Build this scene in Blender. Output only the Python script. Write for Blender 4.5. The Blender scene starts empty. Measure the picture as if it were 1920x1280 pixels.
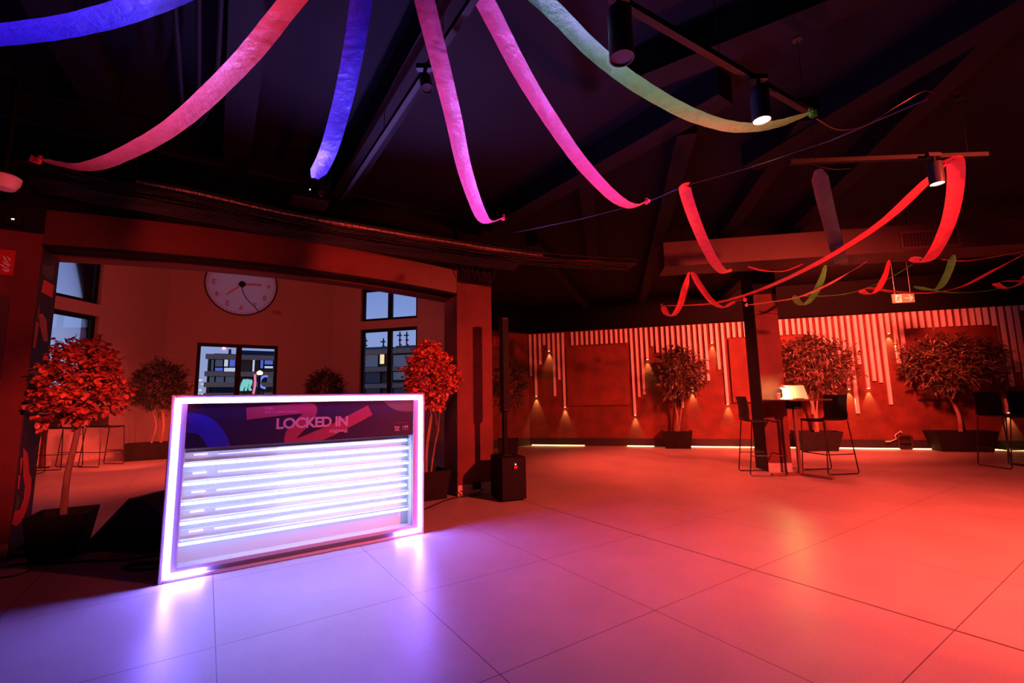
import bpy, bmesh, math, random
from math import sin, cos, tan, radians, degrees, atan2, hypot, pi
from mathutils import Vector, Matrix, noise
random.seed(7)
scn = bpy.context.scene
col = scn.collection

# ---------------------------------------------------------------- camera
FPX = 853.3
H = 1.14
PITCH = radians(7.25)
ROLL = radians(1.08)
cd = bpy.data.cameras.new('camera'); cam = bpy.data.objects.new('camera', cd); col.objects.link(cam)
cd.sensor_width = 36; cd.lens = FPX / 1920 * 36; cd.clip_start = 0.02; cd.clip_end = 400
cam.matrix_world = Matrix.Translation((0, 0, H)) @ Matrix.Rotation(pi / 2 + PITCH, 4, 'X') @ Matrix.Rotation(-ROLL, 4, 'Z')
scn.camera = cam
# ---------------------------------------------------------------- colour management
vs = scn.view_settings
scn.display_settings.display_device = 'sRGB'
vs.view_transform = 'Standard'; vs.look = 'None'; vs.exposure = 0; vs.gamma = 1
vs.use_curve_mapping = False
# ---------------------------------------------------------------- dusk sky
w = bpy.data.worlds.new('dusk_sky'); scn.world = w; w.use_nodes = True
nt = w.node_tree; nt.nodes.clear()
tc = nt.nodes.new('ShaderNodeTexCoord'); sp = nt.nodes.new('ShaderNodeSeparateXYZ'); rp = nt.nodes.new('ShaderNodeValToRGB')
bg = nt.nodes.new('ShaderNodeBackground'); wo = nt.nodes.new('ShaderNodeOutputWorld')
nt.links.new(tc.outputs['Generated'], sp.inputs[0]); nt.links.new(sp.outputs['Z'], rp.inputs[0])
nt.links.new(rp.outputs[0], bg.inputs[0]); nt.links.new(bg.outputs[0], wo.inputs[0])
cr = rp.color_ramp
cr.elements[0].position = 0.0; cr.elements[0].color = (.40, .38, .55, 1)
cr.elements[1].position = 0.5; cr.elements[1].color = (.10, .15, .55, 1)
e = cr.elements.new(.07); e.color = (.36, .42, .72, 1)
e = cr.elements.new(.16); e.color = (.30, .40, .78, 1)
e = cr.elements.new(.30); e.color = (.17, .26, .70, 1)
bg.inputs[1].default_value = 1.0
# ---------------------------------------------------------------- stage lights (red wash and violet glow) and spots added for single objects
RED = (1.0, .070, .042)
def spot(name, loc, target, power, size, blend=.5, rad=.06, color=RED):
    l = bpy.data.lights.new(name, 'SPOT'); l.energy = power; l.color = color; l.spot_size = radians(size); l.spot_blend = blend
    l.shadow_soft_size = rad
    o = bpy.data.objects.new(name, l); col.objects.link(o); o.location = loc
    d = Vector(target) - Vector(loc); o.rotation_euler = d.to_track_quat('-Z', 'Y').to_euler(); return o
def point(name, loc, power, color, rad=.05):
    l = bpy.data.lights.new(name, 'POINT'); l.energy = power; l.color = color; l.shadow_soft_size = rad
    o = bpy.data.objects.new(name, l); col.objects.link(o); o.location = loc; return o
spot('red_wash_main', (4.6, 1.2, 2.95), (3.0, 4.7, 0), 3300, 106, .85, .05)
spot('red_wash_wall', (5.4, 6.2, 3.2), (6.0, 9.9, 2.1), 3000, 104, .8, .22)
spot('red_wash_floor', (1.6, 8.4, 3.2), (2.9, 8.2, 0), 780, 100, .8, .10)
spot('red_wash_annex', (-6.3, 8.0, .9), (-9.2, 10.4, .2), 420, 74, .9, .15)
spot('red_wash_annex_floor', (-4.2, 8.2, 3.3), (-6.6, 8.4, 0), 1000, 100, .9, .15)
spot('red_wash_annex_high', (-4.5, 7.5, 3.4), (-7.5, 12.5, 3.6), 260, 150, .8, .04)
spot('red_wash_header', (-1.9, 3.0, 2.2), (-1.55, 5.05, 2.66), 300, 40, .9, .06)
spot('red_wash_header_left', (-3.0, 2.4, 2.1), (-2.9, 4.15, 2.64), 110, 40, .9, .06)
spot('red_wash_left_pillar', (-1.6, 1.6, 2.2), (-3.95, 3.5, 2.25), 120, 34, .9, .06)  # added spot without a fixture, brightens the fire sign and pillar
spot('red_wash_ribbons', (2.6, 4.8, .35), (-.7, 2.3, 2.85), 320, 84, .9, .06)  # added low spot, no lamp body, to redden the ribbons from below
spot('violet_wash_ribbons', (-1.45, 4.75, 1.15), (-.4, 2.2, 2.9), 480, 88, .9, .06, (.40, .22, 1.0))
spot('red_wash_left_tree', (-.2, .6, 2.2), (-3.56, 3.75, .95), 850, 20, .9, .06)  # added narrow spot in mid-air to brighten the front left tree
spot('red_wash_right_tree', (-.8, 2.6, 2.9), (-1.0, 5.6, 1.5), 210, 30, .8, .06)  # added spot, no fixture, to brighten the tree by the right pillar

# ================================================================= helpers
def ray(x, y):
    u = (x - 960) / FPX; v = (640 - y) / FPX
    c, s = cos(ROLL), sin(ROLL)
    X = u * c + v * s; Z = -u * s + v * c
    cp, sp_ = cos(PITCH), sin(PITCH)
    return Vector((X, cp - Z * sp_, sp_ + Z * cp))
def F(x, y, z=0.0):                       # point of the horizontal plane at height z
    d = ray(x, y); return Vector((0, 0, H)) + d * ((z - H) / d.z)
def V(x, y, p0, az):                      # point of the vertical plane through p0 running along azimuth az
    a = radians(az); n = Vector((cos(a), -sin(a), 0)); d = ray(x, y)
    return Vector((0, 0, H)) + d * (n.dot(Vector((p0[0], p0[1], 0))) / n.dot(d))
def azi(a, b): return degrees(atan2(b[0] - a[0], b[1] - a[1]))

MATS = {}
def mat(name, color, rough=.6, metal=0, var=0, scale=6, bump=0, emit=None, strength=0, spec=.5, stretch=None, dark=None):
    if name in MATS: return MATS[name]
    m = bpy.data.materials.new(name); m.use_nodes = True; MATS[name] = m
    t = m.node_tree; b = t.nodes['Principled BSDF']
    b.inputs['Base Color'].default_value = (*color, 1); b.inputs['Roughness'].default_value = rough
    b.inputs['Metallic'].default_value = metal; b.inputs['Specular IOR Level'].default_value = spec
    if emit is not None:
        b.inputs['Emission Color'].default_value = (*emit, 1); b.inputs['Emission Strength'].default_value = strength
    if var or bump:
        co = t.nodes.new('ShaderNodeTexCoord'); mp = t.nodes.new('ShaderNodeMapping'); nz = t.nodes.new('ShaderNodeTexNoise')
        if stretch: mp.inputs['Scale'].default_value = stretch
        nz.inputs['Scale'].default_value = scale; nz.inputs['Detail'].default_value = 6; nz.inputs['Roughness'].default_value = .6
        t.links.new(co.outputs['Object'], mp.inputs[0]); t.links.new(mp.outputs[0], nz.inputs['Vector'])
        if var:
            r = t.nodes.new('ShaderNodeValToRGB')
            lo = dark or tuple(max(0, c * (1 - var)) for c in color); hi = tuple(min(1, c * (1 + var)) for c in color)
            r.color_ramp.elements[0].position = .35; r.color_ramp.elements[0].color = (*lo, 1)
            r.color_ramp.elements[1].position = .65; r.color_ramp.elements[1].color = (*hi, 1)
            t.links.new(nz.outputs['Fac'], r.inputs[0]); t.links.new(r.outputs[0], b.inputs['Base Color'])
        if bump:
            bp = t.nodes.new('ShaderNodeBump'); bp.inputs['Strength'].default_value = bump; bp.inputs['Distance'].default_value = .02
            t.links.new(nz.outputs['Fac'], bp.inputs['Height']); t.links.new(bp.outputs[0], b.inputs['Normal'])
    return m

class MB:
    def __init__(s): s.v = []; s.f = []; s.m = []
    def add(s, vs_, fs, mi=0):
        n = len(s.v); s.v += [Vector(p) for p in vs_]; s.f += [tuple(i + n for i in f) for f in fs]; s.m += [mi] * len(fs)
    def box(s, a, b, mi=0, tf=None):
        x0, y0, z0 = a; x1, y1, z1 = b
        p = [(x0, y0, z0), (x1, y0, z0), (x1, y1, z0), (x0, y1, z0), (x0, y0, z1), (x1, y0, z1), (x1, y1, z1), (x0, y1, z1)]
        if tf: p = [tf(q) for q in p]
        s.add(p, [(0, 3, 2, 1), (4, 5, 6, 7), (0, 1, 5, 4), (1, 2, 6, 5), (2, 3, 7, 6), (3, 0, 4, 7)], mi)
    def bar(s, a, b, w, h, up=(0, 0, 1), mi=0):       # rectangular bar between two points
        a = Vector(a); b = Vector(b); d = (b - a).normalized(); u = Vector(up)
        r = d.cross(u)
        if r.length < 1e-4: r = d.cross(Vector((1, 0, 0)))
        r.normalize(); u = r.cross(d).normalized()
        p = []
        for e_ in (a, b):
            for i, j in ((-1, -1), (1, -1), (1, 1), (-1, 1)): p.append(e_ + r * (i * w / 2) + u * (j * h / 2))
        s.add(p, [(0, 3, 2, 1), (4, 5, 6, 7), (0, 1, 5, 4), (1, 2, 6, 5), (2, 3, 7, 6), (3, 0, 4, 7)], mi)
    def tube(s, pts, r, n=8, mi=0, closed=False, caps=True):
        pts = [Vector(p) for p in pts]; N = len(pts)
        rs = r if isinstance(r, (list, tuple)) else [r] * N
        rings = []; prev = None
        for i, p in enumerate(pts):
            if closed: t = pts[(i + 1) % N] - pts[i - 1]
            else: t = pts[min(i + 1, N - 1)] - pts[max(i - 1, 0)]
            if t.length < 1e-9: t = Vector((0, 0, 1))
            t.normalize()
            if prev is None:
                a = Vector((0, 0, 1)) if abs(t.z) < .9 else Vector((1, 0, 0))
                u = t.cross(a).normalized()
            else:
                u = prev - t * prev.dot(t)
                u = u.normalized() if u.length > 1e-6 else t.cross(Vector((0, 0, 1))).normalized()
            prev = u; v_ = t.cross(u)
            rings.append([p + (u * cos(2 * pi * k / n) + v_ * sin(2 * pi * k / n)) * rs[i] for k in range(n)])
        vs_ = [q for R in rings for q in R]; fs = []
        for i in range(N if closed else N - 1):
            j = (i + 1) % N
            for k in range(n):
                l = (k + 1) % n; fs.append((i * n + k, i * n + l, j * n + l, j * n + k))
        if caps and not closed: fs += [tuple(range(n))[::-1], tuple((N - 1) * n + k for k in range(n))]
        s.add(vs_, fs, mi)
    def lathe(s, prof, n=24, o=(0, 0, 0), mi=0):
        o = Vector(o); vs_ = []; fs = []
        for r, z in prof:
            for k in range(n): vs_.append(o + Vector((r * cos(2 * pi * k / n), r * sin(2 * pi * k / n), z)))
        for i in range(len(prof) - 1):
            for k in range(n):
                l = (k + 1) % n; fs.append((i * n + k, i * n + l, (i + 1) * n + l, (i + 1) * n + k))
        fs.append(tuple(range(n))[::-1]); fs.append(tuple((len(prof) - 1) * n + k for k in range(n)))
        s.add(vs_, fs, mi)
    def prism(s, poly, y0, y1, mi=0):                 # polygon in x,z pushed from y0 to y1
        n = len(poly); p = [(x, y0, z) for x, z in poly] + [(x, y1, z) for x, z in poly]
        s.add(p, [tuple(range(n)), tuple(range(2 * n - 1, n - 1, -1))] + [((i + 1) % n, i, i + n, (i + 1) % n + n) for i in range(n)], mi)
    def build(s, name, mats, parent=None, world=False, smooth=False, bevel=0, recenter=True):
        if not isinstance(mats, (list, tuple)): mats = [mats]
        me = bpy.data.meshes.new(name); o = bpy.data.objects.new(name, me); col.objects.link(o)
        vs_ = s.v; off = Vector((0, 0, 0))
        if parent is not None:
            if world:
                mi = (Matrix.Translation(parent.location) @ Matrix.Rotation(parent.rotation_euler.z, 4, 'Z')).inverted()
                q = parent.parent
                if q is not None: mi = (Matrix.Translation(q.location) @ Matrix.Rotation(q.rotation_euler.z, 4, 'Z') @ Matrix.Translation(parent.location)).inverted()
                vs_ = [mi @ p for p in vs_]
            o.parent = parent
        elif recenter and vs_:
            xs = [p.x for p in vs_]; ys = [p.y for p in vs_]; zs = [p.z for p in vs_]
            off = Vector(((min(xs) + max(xs)) / 2, (min(ys) + max(ys)) / 2, min(zs))); o.location = off
            vs_ = [p - off for p in vs_]
        me.from_pydata([tuple(p) for p in vs_], [], s.f)
        for m_ in mats: me.materials.append(m_)
        if len(mats) > 1: me.polygons.foreach_set('material_index', s.m)
        bm = bmesh.new(); bm.from_mesh(me); bmesh.ops.recalc_face_normals(bm, faces=bm.faces); bm.to_mesh(me); bm.free()
        if smooth:
            me.polygons.foreach_set('use_smooth', [True] * len(me.polygons))
            try: me.set_sharp_from_angle(angle=radians(38))
            except Exception: pass
        if bevel:
            b = o.modifiers.new('edge', 'BEVEL'); b.width = bevel; b.segments = 2; b.limit_method = 'ANGLE'
        return o

def tag(o, label, cat, group=None, kind=None):
    if label: o['label'] = label
    if cat: o['category'] = cat
    if group: o['group'] = group
    if kind: o['kind'] = kind
    return o
def thing(name, label, cat, loc=(0, 0, 0), rz=0, group=None):
    o = bpy.data.objects.new(name, None); col.objects.link(o); o.empty_display_size = .1
    o.location = loc; o.rotation_euler = (0, 0, rz); return tag(o, label, cat, group)
def struct(o, label=None, cat=None): return tag(o, label, cat, None, 'structure')
def kids(o): return [c for c in bpy.data.objects if c.parent == o]
def dup(root, loc, rz, label, group=None, name=None, scale=None):
    r = root.copy(); col.objects.link(r); r.location = loc; r.rotation_euler = (0, 0, rz); r['label'] = label
    if scale: r.scale = scale
    if group: r['group'] = group
    for ch in kids(root):
        c = ch.copy(); col.objects.link(c); c.parent = r
        for g in kids(ch):
            d = g.copy(); col.objects.link(d); d.parent = c
    return r
def text_mb(body, width, height, offset=0, mirror=False, space=1.0, shear=0):
    cu = bpy.data.curves.new('lettering', 'FONT'); cu.body = body; cu.offset = offset; cu.space_character = space; cu.shear = shear
    cu.resolution_u = 4
    o = bpy.data.objects.new('lettering', cu); col.objects.link(o)
    dg = bpy.context.evaluated_depsgraph_get(); me = bpy.data.meshes.new_from_object(o.evaluated_get(dg))
    vs_ = [v.co.copy() for v in me.vertices]; fs = [tuple(p.vertices) for p in me.polygons]
    bpy.data.objects.remove(o); bpy.data.curves.remove(cu)
    x0 = min(v.x for v in vs_); x1 = max(v.x for v in vs_); y0 = min(v.y for v in vs_); y1 = max(v.y for v in vs_)
    m = MB(); out = []
    for v in vs_:
        a = (v.x - x0) / (x1 - x0); b = (v.y - y0) / (y1 - y0)
        if mirror: a = 1 - a
        out.append(Vector((a * width, 0, b * height)))
    m.add(out, fs); bpy.data.meshes.remove(me); return m
def shift(m, dx, dy, dz):
    m.v = [p + Vector((dx, dy, dz)) for p in m.v]; return m
def RZ(az): return radians(90 - az)
def catmull(P, n=8):
    P = [Vector(p) for p in P]; out = []
    Q = [P[0] * 2 - P[1]] + P + [P[-1] * 2 - P[-2]]
    for i in range(1, len(Q) - 2):
        for k in range(n):
            t = k / n; a, b, c, d = Q[i - 1:i + 3]
            out.append(.5 * ((2 * b) + (c - a) * t + (2 * a - 5 * b + 4 * c - d) * t * t + (3 * b - a - 3 * c + d) * t ** 3))
    out.append(P[-1]); return out

# ================================================================= materials
M_plaster = mat('terracotta_plaster', (.135, .027, .014), .8, var=.3, scale=3, bump=.05)
M_panelp = mat('terracotta_panel', (.15, .030, .016), .75, var=.3, scale=2.4, bump=.04)
M_annex = mat('beige_render', (.50, .44, .42), .9, var=.06, scale=30, bump=.08)
M_dark = mat('dark_paint', (.02, .02, .022), .7, var=.2, scale=4)
M_black = mat('black_powder_coat', (.004, .004, .005), .5, spec=.25)
M_blackm = mat('black_matt', (.004, .004, .005), .75, spec=.2)
M_void = mat('dead_black_paint', (.005, .005, .005), .9, spec=.15)
M_tray = mat('black_gloss_metal', (.03, .03, .032), .3, metal=.6)
M_base = mat('dark_skirting', (.03, .027, .025), .35)
M_rail = mat('track_rail_paint', (.006, .005, .004), .6, spec=.2)
M_slat = mat('pale_wood', (.78, .76, .68), .6, var=.10, scale=3, stretch=(14, 14, 1), bump=.02)
M_ceil = mat('dark_ceiling', (.005, .0035, .0065), .85, spec=.2, var=.3, scale=1.5)
M_beam = mat('ceiling_beam_paint', (.003, .002, .0035), .8, spec=.2, var=.25, scale=2)
M_pillar = mat('red_brown_microcement', (.13, .023, .020), .7, var=.25, scale=3, bump=.04)
M_plinth = mat('pale_plinth', (.55, .45, .42), .7, var=.2, scale=12)
M_white = mat('white_lacquer', (.58, .66, .66), .35)
M_wire = mat('black_rubber', (.012, .012, .013), .5)
M_bark = mat('pale_bark', (.30, .21, .15), .85, var=.35, scale=12, bump=.3, stretch=(1, 1, .25))
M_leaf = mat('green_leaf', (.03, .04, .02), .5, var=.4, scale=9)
M_leafr = mat('broad_leaf', (.60, .16, .11), .40, var=.45, scale=14)
M_leafo = mat('olive_leaf', (.10, .07, .045), .34, var=.8, scale=5)
M_soil = mat('potting_soil', (.03, .022, .016), .95, var=.4, scale=30, bump=.5)
M_pot = mat('anthracite_planter', (.014, .012, .012), .7, spec=.2, var=.15, scale=8)
M_warm = mat('warm_lamp_lens', (1, .9, .8), .4, emit=(1, .66, .30), strength=14)
M_red = mat('sign_red', (.5, .02, .02), .5)
M_wht = mat('sign_white', (.85, .85, .85), .5)

def glass_mat():
    m = bpy.data.materials.new('window_glass'); m.use_nodes = True; t = m.node_tree; t.nodes.clear()
    o = t.nodes.new('ShaderNodeOutputMaterial'); mx = t.nodes.new('ShaderNodeMixShader'); tr = t.nodes.new('ShaderNodeBsdfTransparent')
    gl = t.nodes.new('ShaderNodeBsdfGlossy'); fr = t.nodes.new('ShaderNodeFresnel')
    tr.inputs[0].default_value = (.9, .93, .96, 1); gl.inputs['Roughness'].default_value = .02; fr.inputs[0].default_value = 1.45
    t.links.new(fr.outputs[0], mx.inputs[0]); t.links.new(tr.outputs[0], mx.inputs[1]); t.links.new(gl.outputs[0], mx.inputs[2])
    t.links.new(mx.outputs[0], o.inputs[0]); return m
M_glass = glass_mat()

# floor: one metre tiles in a grid turned with the counter; grout lines from the object coordinates
FA = 56.2
def floor_mat():
    m = bpy.data.materials.new('large_format_tile'); m.use_nodes = True; t = m.node_tree; b = t.nodes['Principled BSDF']; L = t.links.new
    co = t.nodes.new('ShaderNodeTexCoord'); sx = t.nodes.new('ShaderNodeSeparateXYZ'); L(co.outputs['Object'], sx.inputs[0])
    def grout(out, period, wdt):
        a = t.nodes.new('ShaderNodeMath'); a.operation = 'DIVIDE'; a.inputs[1].default_value = period; L(out, a.inputs[0])
        f = t.nodes.new('ShaderNodeMath'); f.operation = 'FRACT'; L(a.outputs[0], f.inputs[0])
        s_ = t.nodes.new('ShaderNodeMath'); s_.operation = 'SUBTRACT'; s_.inputs[1].default_value = .5; L(f.outputs[0], s_.inputs[0])
        ab = t.nodes.new('ShaderNodeMath'); ab.operation = 'ABSOLUTE'; L(s_.outputs[0], ab.inputs[0])
        g = t.nodes.new('ShaderNodeMath'); g.operation = 'GREATER_THAN'; g.inputs[1].default_value = .5 - wdt / period; L(ab.outputs[0], g.inputs[0])
        return g.outputs[0]
    gx = grout(sx.outputs['X'], .985, .0024); gy = grout(sx.outputs['Y'], .975, .0022)
    # the wider expansion joint lies on one line of the grid
    j = t.nodes.new('ShaderNodeMath'); j.operation = 'SUBTRACT'; j.inputs[1].default_value = .985 * 3; L(sx.outputs['X'], j.inputs[0])
    ja = t.nodes.new('ShaderNodeMath'); ja.operation = 'ABSOLUTE'; L(j.outputs[0], ja.inputs[0])
    jl = t.nodes.new('ShaderNodeMath'); jl.operation = 'LESS_THAN'; jl.inputs[1].default_value = .0075; L(ja.outputs[0], jl.inputs[0])
    m1 = t.nodes.new('ShaderNodeMath'); m1.operation = 'MAXIMUM'; L(gx, m1.inputs[0]); L(gy, m1.inputs[1])
    m2 = t.nodes.new('ShaderNodeMath'); m2.operation = 'MAXIMUM'; L(m1.outputs[0], m2.inputs[0]); L(jl.outputs[0], m2.inputs[1])
    n1 = t.nodes.new('ShaderNodeTexNoise'); n1.inputs['Scale'].default_value = 1.8; n1.inputs['Detail'].default_value = 9; n1.inputs['Roughness'].default_value = .65
    n2 = t.nodes.new('ShaderNodeTexNoise'); n2.inputs['Scale'].default_value = 160; n2.inputs['Detail'].default_value = 2
    L(co.outputs['Object'], n1.inputs['Vector']); L(co.outputs['Object'], n2.inputs['Vector'])
    r = t.nodes.new('ShaderNodeValToRGB'); r.color_ramp.elements[0].position = .3; r.color_ramp.elements[0].color = (.38, .36, .345, 1)
    r.color_ramp.elements[1].position = .7; r.color_ramp.elements[1].color = (.47, .45, .43, 1); L(n1.outputs['Fac'], r.inputs[0])
    r2 = t.nodes.new('ShaderNodeValToRGB'); r2.color_ramp.elements[0].position = .3; r2.color_ramp.elements[0].color = (.82, .82, .82, 1)
    r2.color_ramp.elements[1].position = .6; r2.color_ramp.elements[1].color = (1, 1, 1, 1); L(n2.outputs['Fac'], r2.inputs[0])
    mu = t.nodes.new('ShaderNodeMixRGB'); mu.blend_type = 'MULTIPLY'; mu.inputs[0].default_value = 1; L(r.outputs[0], mu.inputs[1]); L(r2.outputs[0], mu.inputs[2])
    mx = t.nodes.new('ShaderNodeMixRGB'); mx.inputs[2].default_value = (.10, .07, .09, 1); L(m2.outputs[0], mx.inputs[0]); L(mu.outputs[0], mx.inputs[1])
    L(mx.outputs[0], b.inputs['Base Color'])
    rr = t.nodes.new('ShaderNodeMapRange'); rr.inputs['To Min'].default_value = .31; rr.inputs['To Max'].default_value = .45; L(n1.outputs['Fac'], rr.inputs[0])
    L(rr.outputs[0], b.inputs['Roughness']); b.inputs['Specular IOR Level'].default_value = .4
    bp = t.nodes.new('ShaderNodeBump'); bp.inputs['Strength'].default_value = .12; bp.inputs['Distance'].default_value = .002; L(n2.outputs['Fac'], bp.inputs['Height']); L(bp.outputs[0], b.inputs['Normal'])
    return m

# ================================================================= shell
m = MB(); P1 = F(404, 1212)
fo = bpy.data.objects.new('floor', bpy.data.meshes.new('floor')); col.objects.link(fo)
fo.data.from_pydata([(-16, -16, 0), (24, -16, 0), (24, 24, 0), (-16, 24, 0), (-16, -16, -.2), (24, -16, -.2), (24, 24, -.2), (-16, 24, -.2)], [],
                    [(0, 1, 2, 3), (4, 7, 6, 5), (0, 4, 5, 1), (1, 5, 6, 2), (2, 6, 7, 3), (3, 7, 4, 0)])
fo.location = (P1.x, P1.y, 0); fo.rotation_euler.z = RZ(FA); fo.data.materials.append(floor_mat()); struct(fo)

CL = F(12, 1051); CR = F(858.4, 930.6); HA = azi(CL, CR)
WA = Vector((.403, 11.566, 0)); WAZ = 106.3
def wall(name, p0, az, L, z0, z1, material, holes=(), t=.12, reveal=True):
    xs = sorted({0, L} | {v_ for h_ in holes for v_ in (h_[0], h_[1])}); zs = sorted({z0, z1} | {v_ for h_ in holes for v_ in (h_[2], h_[3])})
    m = MB()
    for i in range(len(xs) - 1):
        for j in range(len(zs) - 1):
            cx = (xs[i] + xs[i + 1]) / 2; cz = (zs[j] + zs[j + 1]) / 2
            if any(h_[0] < cx < h_[1] and h_[2] < cz < h_[3] for h_ in holes): continue
            m.box((xs[i], 0, zs[j]), (xs[i + 1], t, zs[j + 1]))
    o = m.build(name, material, recenter=False); o.location = p0; o.rotation_euler.z = RZ(az); return struct(o)

def dirv(az): return Vector((sin(radians(az)), cos(radians(az)), 0))
wall('wall_far', WA, WAZ, 13.5, 0, 3.5, M_plaster)
WBA = 56.0; WB0 = WA - dirv(WBA) * 2.25
wall('wall_far_left', WB0, WBA, 2.25, 0, 3.5, M_plaster)
EA = 3.4; EB = F(220, 855)                       # left side of the tall annex
A0 = EB - dirv(EA) * 9.6
c1 = V(300, 757, EB, EA); c1.z = 0
c2 = V(620, 755, c1, 56.4); c2.z = 0
c3 = V(838, 753, c2, 105.5); c3.z = 0
def sz(px, py, p0, az):
    q = V(px, py, p0, az); return (q.xy - Vector(p0).xy).length, q.z
# windows in the annex, measured on the three wall planes (s along the wall, height)
w1r = sz(189, 568, A0, EA)[0]; w1 = (w1r - 2.3, w1r, sz(186, 571, A0, EA)[1], 4.75)
w2 = (w1[0], w1[1], 1.35, sz(180, 592, A0, EA)[1])
w3 = (sz(370, 645, c1, 56.4)[0], sz(522, 650, c1, 56.4)[0], .75, sz(446, 645, c1, 56.4)[1])
w4 = (sz(676, 600, c2, 105.5)[0], sz(782, 600, c2, 105.5)[0], sz(676, 603, c2, 105.5)[1], sz(676, 542, c2, 105.5)[1])
w5 = (w4[0], w4[1], .75, sz(676, 618, c2, 105.5)[1])
AH = 6.6
L1 = (c1 - A0).length; L3 = (c2 - c1).length; L4 = (c3 - c2).length
wall('wall_annex_left', A0, EA, L1, 0, AH, M_annex, [w1, w2], .42)
hub = V(454, 533.5, c1, 56.4); rt = V(519, 536, c1, 56.4); R_ = (rt.xy - hub.xy).length; hs = (hub.xy - c1.xy).length
wall('wall_annex_back', c1, 56.4, L3, 0, AH, M_annex, [w3, (hs - R_, hs + R_, hub.z - R_, hub.z + R_)], .22)
m = MB(); P = []; n = 64                       # round opening of the clock inside its square of wall
for k in range(n):
    a = 2 * pi * k / n; c_, s_ = cos(a), sin(a); q = R_ / max(abs(c_), abs(s_))
    P += [(hs + R_ * .97 * c_, 0, hub.z + R_ * .97 * s_), (hs + q * c_, 0, hub.z + q * s_), (hs + R_ * .97 * c_, .22, hub.z + R_ * .97 * s_), (hs + q * c_, .22, hub.z + q * s_)]
m.add(P, [f_ for k in range(n) for f_ in ((4 * k, 4 * k + 1, (4 * k + 5) % (4 * n), (4 * k + 4) % (4 * n)), (4 * k, (4 * k + 4) % (4 * n), (4 * k + 6) % (4 * n), 4 * k + 2), (4 * k + 2, (4 * k + 6) % (4 * n), (4 * k + 7) % (4 * n), 4 * k + 3))])
o = m.build('wall_annex_back_infill', M_annex, recenter=False); o.location = c1; o.rotation_euler.z = RZ(56.4); struct(o)
wall('wall_annex_right', c2, 105.5, L4 + .1, 0, AH, M_annex, [w4, w5], .22)
pr = Vector((-.62, 6.15, 0)); wall('wall_annex_side', c3, azi(c3, pr), (pr - c3).length, 0, AH, M_annex, [], .12)
# solid wall left of the left pillar and the wall above the arch
a_l = CL - dirv(HA) * 6.6
wall('wall_front_left', a_l, HA, 6.6 - .62, 0, 3.5, M_dark, [], .3)
wall('wall_annex_upper', a_l, HA, 6.6 + (CR - CL).length + .6, 3.5, AH, M_dark, [], .3)
# rest of the hall behind the photographer
pe = WA + dirv(WAZ) * 13.5
wall('wall_right', pe, 180, 22, 0, 3.5, M_dark)
wall('wall_back', Vector((pe.x, -9, 0)), 270, 25, 0, 3.5, M_dark)
wall('wall_left', Vector((-11, -9, 0)), 0, 9.6, 0, 3.5, M_dark)
# ceilings
def slab(name, poly, z, t, material):
    m = MB(); n = len(poly)
    m.add([(x, y, z) for x, y in poly] + [(x, y, z + t) for x, y in poly], [tuple(range(n)), tuple(range(2 * n - 1, n - 1, -1))] + [((i + 1) % n, i, i + n, (i + 1) % n + n) for i in range(n)])
    return struct(m.build(name, material, recenter=False))
slab('ceiling', [(a_l.x - .6, a_l.y - .6), (CR.x + .2, CR.y + .15), (pr.x + .05, pr.y + .1), (c3.x + .55, c3.y - 3), (WA.x + .0, WA.y + .1), (pe.x, pe.y + .1), (pe.x, -9), (-11, -9), (-11, -.6)], 3.5, .15, M_ceil)
slab('ceiling_annex', [(A0.x - .4, A0.y - .4), (c1.x - .4, c1.y + .3), (c2.x, c2.y + .4), (c3.x + .4, c3.y + .3), (CR.x + .7, CR.y + .3), (a_l.x, a_l.y - .2)], AH, .15, M_ceil)

# ceiling beams
nb = 0
def beam(pa, pb, wd=.16, dp=.22, z=3.28, ext=0):
    global nb; nb += 1
    a = F(pa[0], pa[1], z); b = F(pb[0], pb[1], z); d = (b - a).normalized(); a -= d * ext; b += d * ext * .3
    m = MB(); a.z = b.z = z + dp / 2; m.bar(a, b, wd, dp); return struct(m.build('trim_%d' % nb, M_beam))
for pa, pb in (((110, 60), (200, 215)), ((470, 5), (443, 300)), ((860, 5), (655, 345)), ((1130, 315), (960, 410)), ((1600, 5), (1280, 130)), ((1920, 15), (1470, 280))):
    beam(pa, pb, .2, .22, 3.28, 1.2)
for pa, pb in (((1105, 412), (1115, 520)), ((1255, 375), (1205, 560)), ((1420, 360), (1290, 540)), ((1600, 330), (1390, 530)), ((1037, 506), (1101, 577))):
    beam(pa, pb, .16, .20, 3.295, 1.3 if pa[0] < 1500 else 5)

# bulkhead above the battens
m = MB(); m.box((-.02, -.13, 2.80), (13.4, 0, 3.5)); o = m.build('trim_bulkhead', M_void, recenter=False); o.location = WA; o.rotation_euler.z = RZ(WAZ); struct(o)
m = MB(); m.box((0, -.10, 2.80), (2.2, 0, 3.5)); o = m.build('trim_bulkhead_left', M_void, recenter=False); o.location = WB0; o.rotation_euler.z = RZ(WBA); struct(o)
m = MB(); m.box((0.02, -.02, .022), (13.4, 0, .185)); o = m.build('baseboard_far', M_base, recenter=False); o.location = WA; o.rotation_euler.z = RZ(WAZ); struct(o)
m = MB(); m.box((0, -.02, 0), (2.22, 0, .185)); o = m.build('baseboard_far_left', M_base, recenter=False); o.location = WB0; o.rotation_euler.z = RZ(WBA); struct(o)
m = MB(); m.box((0, -.02, 0), (L1, 0, .10)); o = m.build('baseboard_annex', M_plinth, recenter=False); o.location = A0; o.rotation_euler.z = RZ(EA); struct(o)

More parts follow.
